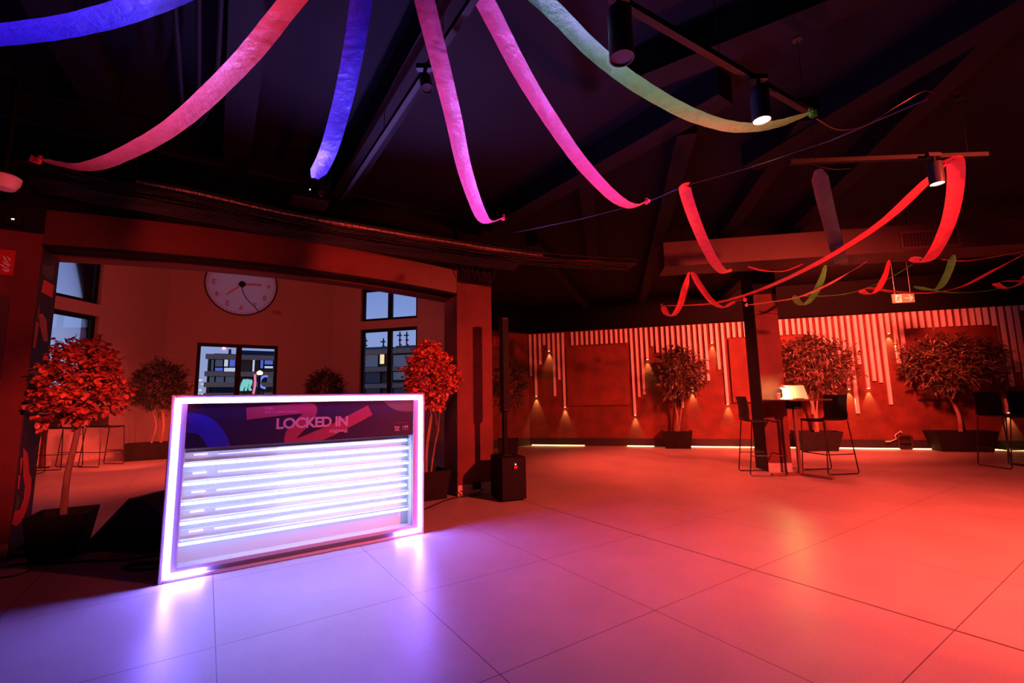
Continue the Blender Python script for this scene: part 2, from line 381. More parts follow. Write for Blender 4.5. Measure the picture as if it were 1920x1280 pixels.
# windows
M_frame = mat('dark_window_frame', (.004, .004, .006), .5, spec=.2)
def window(i, p0, az, hole, mull=True, rec=.13, bars=()):
    s0, s1, z0, z1 = hole; fw = .085
    r = bpy.data.objects.new('window_%d' % i, None); col.objects.link(r); r.location = p0; r.rotation_euler.z = RZ(az); struct(r)
    m = MB()
    m.box((s0, rec - .04, z0), (s0 + fw, rec + .05, z1)); m.box((s1 - fw, rec - .04, z0), (s1, rec + .05, z1))
    m.box((s0 + fw, rec - .04, z0), (s1 - fw, rec + .05, z0 + fw)); m.box((s0 + fw, rec - .04, z1 - fw), (s1 - fw, rec + .05, z1))
    m.build('window_frame', M_frame, r, bevel=.004)
    c = (s0 + s1) / 2
    if mull:
        m = MB(); m.box((c - .07, rec - .045, z0 + fw), (c + .07, rec + .05, z1 - fw)); m.build('mullion', M_frame, r, bevel=.004)
        m = MB(); m.tube([(c, rec - .06, (z0 + z1) / 2 - .06), (c, rec - .075, (z0 + z1) / 2 + .06)], .008); m.build('window_handle', M_black, r)
        rng = ((s0 + fw, c - .07), (c + .07, s1 - fw))
    else: rng = ((s0 + fw, s1 - fw),)
    for a, b in rng:
        m = MB(); m.box((a - .005, rec, z0 + fw - .005), (b + .005, rec + .006, z1 - fw + .005)); m.build('window_pane', M_glass, r)
window(1, A0, EA, w1); window(2, A0, EA, w2); window(3, c1, 56.4, w3); window(4, c2, 105.5, w4); window(5, c2, 105.5, w5)

# ================================================================= pillars and arch
def pillar(name, label, corner, az, wd, dp, hgt, x0=0, plinth=True):
    t = thing(name, label, 'pillar', corner, RZ(az))
    m = MB(); m.box((x0, 0, .125 if plinth else 0), (x0 + wd, dp, hgt)); m.build('shaft', M_pillar, t, bevel=.006)
    if plinth: m = MB(); m.box((x0, .004, 0), (x0 + wd, dp, .125)); m.build('plinth', M_plinth, t)
    return t
pr_ = pillar('pillar', 'red-brown plastered pillar at the right end of the arch, behind the tall thin speaker', CR, HA, .50, .38, 2.63)
pl_ = pillar('pillar', 'red-brown plastered pillar at the left picture edge with a fire sign on it', CL, HA, .62, .44, 2.57, -.62)
CC = F(1441, 884); PCA = 97.0
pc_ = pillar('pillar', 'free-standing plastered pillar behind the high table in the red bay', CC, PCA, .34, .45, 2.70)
m = MB(); m.box((-.006, .01, .2), (0, .44, 2.70)); m.build('side_sheet', M_blackm, pc_)  # thin near-black sheet over the left face of the pillar
m = MB(); m.box((-.008, -.0, 0.0), (.006, .45, .30)); m.build('corner_guard', M_black, pc_)
m = MB(); m.box((-.006, -.004, 0), (0, .38, 2.63)); m.build('side_sheet', mat('dark_side_face', (.10, .04, .035), .8), pr_)  # thin darker sheet over the left face of this pillar
for o_, c_, x_, w_, d_, z_ in ((pr_, CR, 0, .5, .38, 2.63), (pl_, CL, -.62, .62, .44, 2.57), (pc_, CC, 0, .34, .45, 2.70)):
    m = MB(); m.box((x_, 0, z_), (x_ + w_, d_, 3.5)); m.build('capital', M_blackm, o_)
# painted jamb of the left pillar
def jamb(px, py):                                     # depth along the jamb, height
    q = V(px, py, CL, HA - 90); return max(0, (q.xy - CL.xy).length), q.z
M_mural = mat('mural_ground', (.035, .03, .035), .6)
m = MB(); m.box((0, .002, .0), (.006, .438, 2.57)); mur = m.build('mural_panel', M_mural, pl_)
M_mr = mat('mural_red', (.9, .10, .07), .6); M_mo = mat('mural_orange', (.9, .34, .25), .6); M_mg = mat('mural_green', (.05, .12, .08), .6); M_mk = mat('mural_olive', (.13, .14, .06), .6)
def mural(pts, material, name):
    q = [jamb(*p) for p in pts]; m = MB()
    n = len(q); m.add([(.0075, y, z) for y, z in q] + [(.006, y, z) for y, z in q], [tuple(range(n))] + [((i + 1) % n, i, i + n, (i + 1) % n + n) for i in range(n)])
    m.build(name, material, mur)
mural([(79, 436), (90, 437), (90, 462), (86, 470), (78, 462)], M_mg, 'green_shape')
mural([(95, 447), (102, 457), (102, 500), (94, 494)], M_mg, 'green_shape')
mural([(80, 494), (86, 498), (94, 497), (100, 497), (100, 512), (96, 524), (88, 524), (80, 516), (77, 506)], M_mk, 'olive_shape')
mural([(102, 455), (107, 458), (105, 480), (103, 490), (101, 480)], M_mr, 'red_shape')
mural([(80, 524), (99, 534), (96, 558), (76, 547)], M_mr, 'red_shape')
mural([(63, 566), (70, 580), (68, 600), (60, 598)], M_mr, 'red_shape')
mural([(71, 588), (78, 588), (85, 600), (88, 640), (80, 640), (73, 610)], M_mo, 'orange_shape')
mural([(56, 600), (66, 602), (60, 650), (52, 650)], M_mr, 'red_shape')
mural([(27, 862), (37, 858), (36, 884), (25, 892)], M_mr, 'red_shape')
mural([(24, 895), (33, 891), (31, 916), (21, 922)], M_mr, 'red_shape')
mural([(21, 932), (33, 930), (36, 940), (30, 956), (19, 958)], M_mk, 'olive_shape')
mural([(42, 840), (50, 850), (53, 888), (57, 896), (55, 925), (48, 955), (38, 978), (28, 986), (20, 983), (19, 975), (26, 958), (36, 955), (43, 935), (45, 912), (42, 895)], M_mr, 'red_curve')

# arched header spanning the two pillars
LL = (CR - CL).length
ht = thing('arched_header', 'dark red arched beam spanning from the left pillar to the right pillar over the opening', 'beam', CL, RZ(HA))
def arch(z, x): return z + .075 * (1 - ((x - LL / 2) / (LL / 2)) ** 2)
def archpiece(y0, y1, zb0, zt0, name, material, bend=True, x0=0, x1=None):
    m = MB(); n = 24; x1 = LL if x1 is None else x1; P = []
    for i in range(n + 1):
        x = x0 + (x1 - x0) * i / n; zb = arch(zb0, x); zt = arch(zt0, x) if bend else zt0
        P += [(x, y0, zb), (x, y1, zb), (x, y1, zt), (x, y0, zt)]
    f = [(0, 1, 2, 3), tuple(4 * n + k for k in (3, 2, 1, 0))]
    for i in range(n):
        for k in range(4): l = (k + 1) % 4; f.append((i * 4 + k, i * 4 + l, i * 4 + 4 + l, i * 4 + 4 + k))
    m.add(P, f); return m.build(name, material, ht)
M_head = mat('header_paint', (.08, .02, .015), .45, var=.25, scale=2)
archpiece(.0, .06, 2.475, 2.78, 'fascia', M_head)
archpiece(.06, .40, 2.475, 3.5, 'core', M_blackm, False)
archpiece(-.012, .0, 2.462, 2.480, 'lower_lip', M_blackm)
archpiece(.0, .20, 2.455, 2.475, 'soffit_band', M_blackm)
archpiece(.20, .40, 2.44, 2.475, 'soffit_strip', M_head)

# ================================================================= battens and panels on the far wall
BR_ = 2.775
def sx_top(px):
    y = 628 + (px - 992) * (572 - 628) / 928; q = V(px, y, WA, WAZ); return (q.xy - WA.xy).length
def z_at(px_top, Y):                                  # height of a batten's lower end seen at row Y
    px = px_top
    for _ in range(4):
        s_ = sx_top(px_top); q = WA + dirv(WAZ) * s_
        # project the foot to find its column at this row
        lo, hi = 0.1, 2.7
        for __ in range(30):
            z = (lo + hi) / 2; d = q + Vector((0, 0, z - H)); cp, sp_ = cos(PITCH), sin(PITCH)
            Yc = d.y * cp + d.z * sp_; Zc = -d.y * sp_ + d.z * cp; c_, s2 = cos(ROLL), sin(ROLL)
            v_ = d.x * s2 + Zc * c_; yy = 640 - FPX * v_ / Yc
            if yy > Y: lo = z
            else: hi = z
        return z
    return 1
A_ = lambda X, Y: (960 + X / 4, 560 + Y / 4); B_ = lambda X, Y: (1360 + X / 3.4286, 540 + Y / 3.4286)
SL = []                                               # (top px, bottom row, lit, zone)
for X, Y, lit in ((137, 580, 0), (172, 730, 1), (208, 492, 0), (240, 348, 0), (275, 392, 1), (310, 730, 0), (345, 606, 0), (380, 812, 1)):
    SL.append((*A_(X, Y), lit, 'a'))
for k in range(12): SL.append((*A_(450 + k * 36.6, 363 - k * 1.6), 0, 'p1'))
for X, Y, lit in ((890, 872, 1), (928, 736, 0), (965, 715, 0), (1003, 457, 1), (1042, 357, 0), (1080, 405, 0), (1122, 500, 0), (1160, 760, 0), (1198, 540, 0), (1240, 815, 0),
                  (1280, 470, 0), (1320, 690, 1), (1362, 640, 0), (1402, 612, 0), (1443, 614, 0), (1487, 332, 1), (1528, 530, 0), (1570, 790, 1)):
    SL.append((*A_(X, Y), lit, 'b'))
for X in (1612, 1655, 1698, 1740): SL.append((*A_(X, 300), 0, 'p2'))
for X in (157, 198, 236, 273, 310): SL.append((*B_(X, 318), 0, 'p2'))
for X in (347, 387, 427, 463): SL.append((*B_(X, 306), 0, 'p2'))
for X, Y, lit in ((500, 810, 0), (540, 560, 0), (580, 620, 0), (620, 540, 0), (660, 640, 0), (700, 600, 0), (740, 650, 1), (780, 805, 0), (823, 490, 0), (862, 645, 1), (905, 597, 0), (945, 608, 0),
                  (990, 748, 0), (1030, 292, 1), (1073, 484, 0), (1115, 605, 0)):
    SL.append((*B_(X, Y), lit, 'c'))
for k, X in enumerate((1160, 1205, 1250, 1295, 1340, 1385, 1430, 1478, 1525, 1573, 1615, 1660)): SL.append((*B_(X, 265 - k * 1.8), 0, 'p3'))
for X, Y, lit in ((1710, 800, 1), (1760, 630, 0), (1810, 540, 0), (1855, 700, 0)): SL.append((*B_(X, Y), lit, 'd'))
for X in (1900,): SL.append((*B_(X, 143), 0, 'd'))
ORD = ['first', 'second', 'third', 'fourth', 'fifth', 'sixth', 'seventh', 'eighth', 'ninth', 'tenth', 'eleventh', 'twelfth', 'thirteenth', 'fourteenth', 'fifteenth', 'sixteenth', 'seventeenth', 'eighteenth']
ZN = {'a': ('from the left wall corner', 'battens left of the first wall panel'), 'b': ('right of the first wall panel', 'battens between the first panel and the pillar'),
      'c': ('right of the second wall panel', 'battens between the second and third panels'), 'd': ('right of the third wall panel', 'battens at the right picture edge')}
NTH = lambda k: ORD[k]
PG = {'p1': ('short pale batten, %s from the left in the row above the dark left panel', 'short battens above the left panel'),
      'p2': ('short pale batten, %s from the left in the row above the middle panel', 'short battens above the middle panel'),
      'p3': ('short pale batten, %s from the left in the row above the right panel', 'short battens above the right panel')}
cnt = {}
for px, Yb, lit, zone in SL:
    s_ = sx_top(px); zb = z_at(px, Yb); cnt[zone] = cnt.get(zone, 0) + 1
    if zone in PG:
        lab, grp = PG[zone]; lab = lab % NTH(cnt[zone] - 1)
        if zone == 'p1': zb = 2.44
        if zone in ('p2', 'p3'): zb = 2.43
    else:
        k = cnt[zone] - 1
        ln = 'long' if zb < 1.6 else ('short' if zb > 2.2 else 'mid-length')
        lab = '%s pale batten%s, %s %s' % (ln, ' with lit foot' if lit else '', ORD[k], ZN[zone][0]); grp = ZN[zone][1]
    p = WA + dirv(WAZ) * s_
    t = thing('wall_batten', lab, 'batten', (p.x, p.y, zb), RZ(WAZ), grp)
    m = MB(); m.box((-.029, -.045, .0), (.029, 0, BR_ - zb)); m.build('batten_body', M_slat, t, bevel=.002)
    if lit:
        m = MB(); m.lathe([(.014, -.004), (.016, 0)], 12, (0, -.026, 0)); m.build('lamp_lens', M_warm, t)
        p2 = p + Vector((cos(radians(WAZ)), -sin(radians(WAZ)), 0)) * .042
        spot('batten_light', (p2.x, p2.y, zb - .008), (p2.x + .03, p2.y + .10, zb - 1), 24, 52, .6, .008, (1, .60, .20))
for s0, s1, z0, z1, lab in ((.98, 2.46, .96, 2.40, 'dark square plaster panel on the far wall at the left, below a row of short battens'),
                            (4.68, 6.20, .98, 2.40, 'raised plaster panel on the far wall, half hidden by the free-standing pillar'),
                            (8.08, 9.52, .98, 2.40, 'raised plaster panel on the far wall behind the widest tree')):
    t = thing('wall_panel', lab, 'wall panel', WA + dirv(WAZ) * s0, RZ(WAZ), 'raised plaster panels on the far wall')
    m = MB(); m.box((0, -.055, z0), (s1 - s0, -.025, z1)); m.build('panel_face', M_panelp, t, bevel=.003)
    m = MB(); m.box((.03, -.025, z0 + .03), (s1 - s0 - .03, 0, z1 - .03)); m.build('panel_backing', M_blackm, t)
# warm light leaking out under the skirting
m = MB()
for a, b in ((.05, 1.35), (2.35, 2.95), (3.75, 9.9)): m.box((a, -.016, .003), (b, -.004, .018))
o = m.build('skirting_light_strip', mat('warm_strip', (1, .8, .5), .5, emit=(1, .52, .18), strength=7), recenter=False); o.location = WA; o.rotation_euler.z = RZ(WAZ)
tag(o, 'thin warm light strip along the foot of the far wall skirting', 'light strip')

# ================================================================= glowing counter
BL = F(295, 1097); BRR = F(795, 1000); BA = azi(BL, BRR); BW = (BRR - BL).length; BH = 1.212
def bp(px, py):
    q = V(px, py, BL, BA); return (q.xy - BL.xy).length, q.z
ct = thing('bar_counter', 'white bar counter glowing with light tubes under a printed LOCKED IN banner', 'bar counter', BL, RZ(BA))
GLOW = (.24, .19, 1.0)
M_tube = mat('light_tube', (1, 1, 1), .4, emit=(.34, .34, 1), strength=17)
M_tubes = mat('light_tube_soft', (1, 1, 1), .4, emit=(.36, .35, 1), strength=5.5)
M_neon = mat('neon_strip', (1, 1, 1), .4, emit=(.23, .145, 1.0), strength=180)
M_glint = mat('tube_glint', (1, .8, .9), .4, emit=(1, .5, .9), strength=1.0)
ix0, ix1, iz0, iz1 = .092, 1.724, .085, 1.150
m = MB()
fw0, fw1 = .024, .056
def ring(m, a, b, y0, y1):          # a,b = (x0,z0,x1,z1) outer and inner rectangles
    m.box((a[0], y0, a[1]), (b[0], y1, a[3])); m.box((b[2], y0, a[1]), (a[2], y1, a[3]))
    m.box((b[0], y0, a[1]), (b[2], y1, b[1])); m.box((b[0], y0, b[3]), (b[2], y1, a[3]))
ring(m, (0, 0.0, BW, BH), (fw0, fw0, BW - fw0, BH - fw0), 0, .14)
m.build('outer_frame', M_white, ct, bevel=.006)
m = MB(); ring(m, (fw1, fw1, BW - fw1, BH - fw1), (ix0, iz0, ix1, iz1), 0, .14); m.build('inner_frame', M_white, ct, bevel=.003)
m = MB(); ring(m, (fw0, fw0, BW - fw0, BH - fw0), (fw1, fw1, BW - fw1, BH - fw1), .021, .13); m.build('strip_channel', mat('grey_channel', (.16, .15, .18), .4), ct)
m = MB(); g = (fw0 + fw1) / 2; rr_ = .0105
xl = bp(383, 1071)[0]; xr = bp(744, 998)[0]
def rnd(cx, cz, a0, a1, r=.022): return [(cx + r * cos(radians(a)), .005, cz + r * sin(radians(a))) for a in (a0, (a0 + a1) / 2, a1)]
path = [(xl, .005, g)] + rnd(g + .022, g + .022, 270, 180) + rnd(g + .022, BH - g - .022, 180, 90) + rnd(BW - g - .022, BH - g - .022, 90, 0) + rnd(BW - g - .022, g + .022, 360, 270) + [(xr, .005, g)]
m.tube(path, rr_, 10); m.build('neon_strip', M_neon, ct, smooth=True)
m = MB(); m.box((ix0, .12, iz0), (ix1, .13, iz1)); m.build('back_panel', mat('opal_panel', (.62, .72, .60), .3), ct)
m = MB()
m.box((ix0, .02, iz0 + .001), (ix0 + .004, .119, iz1)); m.build('reveal', MATS['opal_panel'], ct); m = MB(); m.box((ix1 - .004, .02, iz0 + .001), (ix1, .119, iz1)); m.build('reveal', MATS['opal_panel'], ct)
for k, z in enumerate((.736, .61, .482, .354, .222)):
    m = MB(); m.box((ix0 + .004, .07, z + .014), (ix1 - .004, .12, z + .018)); m.build('shelf', MATS['opal_panel'], ct)
    m = MB(); m.tube([(ix0 + .004, .028, z), (ix1 - .03, .028, z)], .0085, 10); m.build('light_tube', M_tube, ct, smooth=True)
for k, z in enumerate((.80, .673, .545, .415, .285)):
    m = MB(); m.box((ix0 + .004, .085, z + .012), (ix1 - .004, .12, z + .016)); m.build('shelf', MATS['opal_panel'], ct)
    m = MB(); m.tube([(ix0 + .58, .07, z), (ix1 - .03, .07, z)], .008, 10); m.build('light_tube', M_tubes, ct, smooth=True)
    for q, (xa_, xb_, st_) in enumerate(((.20, .34, .5), (.34, .46, 1.1), (.46, .58, 2.6))): m = MB(); m.tube([(ix0 + xa_, .07, z), (ix0 + xb_, .07, z)], .008, 10); m.build('dim_tube_section', mat('dim_tube_%d' % q, (.8, .8, .8), .4, emit=(.3, .27, 1), strength=st_), ct, smooth=True)
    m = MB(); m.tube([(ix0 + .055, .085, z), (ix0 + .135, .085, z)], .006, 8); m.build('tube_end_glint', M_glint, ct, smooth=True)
# body behind the front
m = MB(); m.box((.02, .14, .0), (.05, .50, 1.19)); m.box((BW - .05, .14, 0), (BW - .02, .50, 1.19)); m.box((.0, .14, 1.185), (BW, .52, BH - .002)); m.box((.05, .14, .0), (BW - .05, .15, 1.185)); m.box((.05, .15, .5), (BW - .05, .48, .52))
m.build('body', mat('counter_body', (.5, .5, .52), .4), ct, bevel=.003)
# printed banner
bz = .849
m = MB(); m.box((ix0, .008, bz), (ix1, .02, iz1)); ban = m.build('banner', mat('banner_navy', (.022, .016, .06), .5), ct)
def decal(pts, material, name, y=.0072):
    m = MB(); m.prism([bp(*p) for p in pts], y, .0081); return m.build(name, material, ban)
C1 = lambda X, Y: (340 + X / 12.19, 745 + Y / 12.19); C2 = lambda X, Y: (440 + X / 5.3333, 740 + Y / 5.3333)
def clip(pts):
    out = []
    for p in pts:
        s_, z_ = bp(*p); out.append((min(max(s_, ix0 + .001), ix1 - .001), min(max(z_, bz + .001), iz1 - .001)))
    return out
def decal2(pts, material, name, y):
    m = MB(); m.prism(clip(pts), y, .0081); return m.build(name, material, ban)
decal2([C1(*p) for p in ((130, 355), (300, 360), (450, 385), (600, 430), (750, 520), (830, 585), (900, 660), (1000, 800), (1050, 900), (1080, 970), (1120, 1130), (600, 1170), (575, 1100), (540, 1020), (480, 930), (400, 850), (300, 815), (120, 810))], mat('banner_blue', (.03, .045, .60), .5), 'blue_arc', .0070)
decal2([C2(*p) for p in ((1490, 50), (1530, 100), (1560, 125), (1600, 145), (1640, 158), (1680, 165), (1750, 168), (1795, 160), (1795, 40))], mat('banner_grey', (.16, .16, .15), .5), 'grey_disc', .0070)
decal2([C2(*p) for p in ((118, 128), (400, 105), (700, 85), (770, 82), (800, 92), (818, 110), (826, 135), (827, 165), (818, 200), (795, 240), (760, 285), (720, 330), (670, 378), (640, 412), (618, 432), (650, 428), (700, 408), (980, 290), (1335, 105), (1380, 200), (1250, 272), (1100, 350), (1000, 400), (880, 458), (500, 500), (496, 460), (500, 415), (515, 370), (545, 325), (600, 270), (640, 228), (685, 185), (400, 215), (122, 250))], mat('banner_coral', (.45, .075, .13), .5), 'coral_zigzag', .0068)
M_let = mat('banner_lettering', (.72, .60, .74), .5)
def letters(body, x0, x1, y0, y1, off=0, name='lettering', sp_=1.0, dep=.0055, material=None):      # px box on the banner
    a = bp(x0, y1); b = bp(x1, y1); c = bp((x0 + x1) / 2, y0); d = bp((x0 + x1) / 2, y1)
    m = text_mb(body, b[0] - a[0], c[1] - d[1], off, space=sp_); shift(m, a[0], dep, d[1]); return m.build(name, material or M_let, ban)
letters('LOCKED IN', 518, 652.5, 781.5, 801.5, .032, 'title_lettering', .92)
letters('zigzag', 617, 652, 803.5, 811.5, .02, 'subtitle_lettering')
letters('be', 740.8, 749.5, 797.6, 802.5, .02, 'logo_lettering'); letters('on.', 740.8, 750, 803.6, 807.6, .02, 'logo_lettering')
letters('L99', 755.5, 765.8, 797.5, 802.5, .03, 'logo_lettering'); letters('- - -', 756, 766, 804.6, 805.6, .03, 'logo_lettering')
letters('-----------', 741, 764, 791.8, 792.4, .0, 'logo_lettering', material=mat('faint_lettering', (.3, .2, .3), .5))
letters('COMMS', 497, 512, 763.4, 767.2, .0, 'small_lettering', material=mat('small_lettering', (.65, .35, .42), .5))
letters('sbak r orgdow resory f', 496.5, 560, 769, 775.2, .0, 'small_lettering', material=MATS['small_lettering'])
# the counter's wash on its own front and the floor: its tubes do the lighting

# ================================================================= ribbons and ceiling gear
def satin(name, color, rough=.45):
    m = mat(name, color, .34, var=.10, scale=16, bump=.5, spec=.6); return m
S_red = satin('ribbon_red', (.85, .09, .12)); S_pink = satin('ribbon_pink', (.95, .16, .36)); S_blue = satin('ribbon_blue', (.05, .04, .90)); S_green = satin('ribbon_green', (.12, .85, .10)); S_dk = satin('ribbon_dark', (.035, .045, .06))
S_org = satin('ribbon_coral', (.95, .12, .09))
def ribbon(label, pts, material, wd=.1, knot=True, grp='satin ribbons swagged under the ceiling', twist0=0, twist1=0, knot_r=.045):
    P = [F(x, y, z) for x, y, z in pts]; C = catmull(P, 10); n = len(C); m = MB(); vv = []; fs = []
    prev = None
    for i, p in enumerate(C):
        t = (C[min(i + 1, n - 1)] - C[max(i - 1, 0)]).normalized()
        r = t.cross(Vector((0, 0, 1)))
        if r.length < .05: r = prev or Vector((1, 0, 0))
        r.normalize()
        if prev is not None:
            if r.dot(prev) < 0: r = -r
            r = (r * .5 + prev * .5).normalized()
        prev = r; a = i / (n - 1)
        tw = radians(twist0 * (1 - a) ** 3 + twist1 * a ** 3)
        nn = r.cross(t).normalized(); r2 = (r * cos(tw) + nn * sin(tw)); n2 = r2.cross(t).normalized()
        wv = wd * (1 if 3 <= i < n - 3 else (.45 + .18 * min(i, n - 1 - i)))
        rip = .0012 * sin(i * 1.7) + .0012 * sin(i * .63 + 1)
        for j in range(5):
            f_ = j / 4 - .5
            q = p + r2 * (f_ * wv) + n2 * (.006 * (1 - (2 * f_) ** 2) + rip * (2 * f_) * .8)
            vv.append(q)
        for q in [vv[-5 + k] - n2 * .0012 for k in range(5)]: vv.append(q)
    for i in range(n - 1):
        a = i * 10; b = a + 10
        for j in range(4):
            fs.append((a + j, a + j + 1, b + j + 1, b + j)); fs.append((a + 5 + j, b + 5 + j, b + 6 + j, a + 6 + j))
        fs.append((a, b, b + 5, a + 5)); fs.append((a + 4, a + 9, b + 9, b + 4))
    m.add(vv, fs)
    if not knot:
        o = m.build('ribbon', material, smooth=True); return tag(o, label, 'ribbon', grp)
    t = thing('ribbon', label, 'ribbon', P[-1], 0, grp); m.build('ribbon_band', material, t, world=True, smooth=True)
    m = MB(); q = P[-1]; k = knot_r
    for s_ in (1, .8):
        a = Vector((random.uniform(-1, 1), random.uniform(-1, 1), random.uniform(.2, 1))).normalized() * k * s_
        b = Vector((random.uniform(-1, 1), random.uniform(-1, 1), random.uniform(-1, .2))).normalized() * k * s_
        m.add([q, q + a + b * .3, q + a * .6 + b * 1.2, q + b * .4 - a * .5, q + Vector((0, 0, .004))], [(0, 1, 2), (0, 2, 3), (4, 2, 1), (4, 3, 2), (0, 3, 4)])
    m.tube([q + Vector((0, 0, -.02)), q + Vector((0, 0, .03))], .012, 8)
    m.build('ribbon_knot', material, t, world=True); return t
ribbon('blue ribbon crossing the top left picture corner', [(420, -60, 3.12), (290, 2, 2.98), (150, 44, 2.90), (0, 66, 2.86), (-160, 78, 2.86)], S_blue, .12, False)
ribbon('long coral ribbon sweeping down to a knot near the left picture edge', [(650, -120, 3.3), (545, 5, 3.05), (450, 120, 2.86), (330, 232, 2.72), (230, 290, 2.665), (160, 313, 2.655), (100, 305, 2.70), (74, 300, 2.74)], S_org, .105)
ribbon('blue ribbon hanging between the coral ribbon and the first pink ribbon', [(690, -120, 3.3), (676, 10, 3.12), (660, 110, 2.98), (640, 200, 2.86), (615, 285, 2.72), (590, 335, 2.68)], S_blue, .105, False)
ribbon('pink ribbon ending in a small knot above the cable tray', [(770, -120, 3.3), (797, 5, 3.12), (828, 130, 2.96), (850, 220, 2.86), (872, 320, 2.73), (898, 395, 2.62), (915, 416, 2.62), (944, 408, 2.70)], S_pink, .105)
ribbon('pink and red ribbon running down to the ceiling wire in the centre', [(820, -150, 3.3), (910, 5, 3.12), (975, 130, 2.98), (1030, 220, 2.87), (1090, 305, 2.74), (1150, 368, 2.66), (1185, 386, 2.68), (1212, 378, 2.74)], S_pink, .105)
ribbon('green ribbon swinging under the lit track spot to the end of its track', [(900, -90, 3.3), (1022, 5, 3.12), (1110, 92, 2.98), (1190, 155, 2.88), (1290, 212, 2.80), (1370, 237, 2.77), (1430, 237, 2.78), (1480, 226, 2.82), (1520, 212, 2.90)], S_green, .105)
ribbon('short red ribbon hanging from the thin ceiling wire right of the centre', [(1292, 346, 2.92), (1284, 352, 2.90), (1296, 395, 2.78), (1318, 450, 2.64), (1340, 492, 2.52), (1358, 510, 2.48), (1372, 505, 2.50)], S_red, .10, False)
ribbon('broad red ribbon hanging from the second track beside its lit spot', [(1776, 306, 2.93), (1790, 300, 2.93), (1792, 345, 2.82), (1782, 405, 2.66), (1762, 455, 2.53), (1742, 485, 2.46), (1724, 490, 2.46), (1712, 482, 2.50)], S_red, .11, False)
ribbon('long red ribbon falling from the second track spot to the far left', [(1775, 306, 2.94), (1735, 342, 2.84), (1660, 412, 2.70), (1580, 466, 2.58), (1500, 510, 2.48), (1420, 545, 2.42), (1345, 567, 2.40), (1290, 572, 2.42), (1243, 573, 2.46)], S_red, .10)
ribbon('red ribbon loop hanging at the left end of the far swags', [(1243, 573, 2.46), (1250, 588, 2.36), (1262, 591, 2.33), (1275, 572, 2.42), (1284, 540, 2.60), (1292, 510, 2.80)], S_red, .09, False)
ribbon('red ribbon sagging left of the free-standing pillar', [(1298, 510, 2.80), (1312, 535, 2.64), (1335, 565, 2.46), (1356, 576, 2.40), (1375, 566, 2.44), (1395, 561, 2.48)], S_red, .09)
ribbon('dark ribbon hanging straight down above the cream lit ribbon', [(1534, 318, 2.96), (1545, 370, 2.84), (1560, 430, 2.70), (1574, 482, 2.56), (1582, 494, 2.54)], S_dk, .12, False)
ribbon('cream lit ribbon right of the free-standing pillar top', [(1625, 490, 2.80), (1590, 512, 2.66), (1545, 537, 2.54), (1500, 556, 2.46), (1460, 564, 2.44), (1400, 572, 2.42)], satin('ribbon_cream', (.8, .45, .32)), .09)
ribbon('green ribbon loop beside the pillar top', [(1548, 497, 2.84), (1540, 525, 2.66), (1524, 556, 2.50), (1508, 571, 2.42), (1496, 566, 2.44), (1490, 554, 2.50)], S_green, .09, False)
ribbon('thin green ribbon sagging behind the cream lit ribbon', [(1722, 488, 2.84), (1670, 520, 2.66), (1610, 545, 2.54), (1560, 554, 2.50), (1500, 555, 2.50)], S_green, .05, False)
ribbon('red ribbon curling above the exit sign', [(1667, 487, 2.84), (1660, 515, 2.66), (1645, 543, 2.50), (1630, 551, 2.46), (1617, 546, 2.48), (1630, 540, 2.52), (1670, 546, 2.52), (1740, 549, 2.52), (1800, 538, 2.56), (1860, 508, 2.68), (1925, 474, 2.84)], S_red, .085, False)
ribbon('green ribbon hanging right of the exit sign', [(1788, 478, 2.84), (1778, 510, 2.66), (1762, 538, 2.52), (1745, 543, 2.50), (1715, 537, 2.54)], S_green, .09, False)
ribbon('thin red ribbon below the air duct grille', [(1765, 486, 2.80), (1810, 489, 2.78), (1860, 482, 2.80), (1925, 470, 2.86)], S_red, .04, False)
ribbon('red ribbon loop at the right picture edge', [(1930, 510, 2.70), (1910, 533, 2.58), (1885, 540, 2.54), (1868, 532, 2.56), (1880, 527, 2.60), (1930, 527, 2.62)], S_red, .08, False)
ribbon('thin green ribbon running to the right picture edge', [(1715, 537, 2.54), (1780, 548, 2.50), (1850, 545, 2.52), (1930, 528, 2.60)], S_green, .04, False)
ribbon('thin red ribbon under the air duct left of the cream ribbon', [(1403, 500, 2.80), (1430, 507, 2.76), (1470, 508, 2.76), (1505, 495, 2.80)], S_red, .05, False)

# tracks and spots
def track(label, a, b, z, wires):
    A = F(a[0], a[1], z); B = F(b[0], b[1], z); t = thing('lighting_track', label, 'lighting track', A, 0, 'black lighting tracks')
    m = MB(); m.bar(A, B, .036, .034); m.build('rail', M_rail, t, world=True)
    for x, y in wires:
        q = F(x, y, z); m = MB(); m.tube([q, Vector((q.x, q.y, 3.5))], .0025, 6); m.lathe([(.03, -.06), (.012, -.02), (.03, 0)], 12, (q.x, q.y, 3.5)); m.build('suspension_wire', M_tray, t, world=True)
    return t
track('black lighting track with the lit spot, end tied with the green ribbon', (1100, -35), (1528, 216), 2.97, ((1348, 100), (1508, 200)))
track('black lighting track at the upper right carrying the second lit spot', (1480, 304), (1850, 290), 2.97, ((1530, 300), (1815, 290)))
track('black lighting track at the upper left between the blue and pink ribbons', (900, -20), (640, 372), 3.12, ((830, 80), (720, 250)))
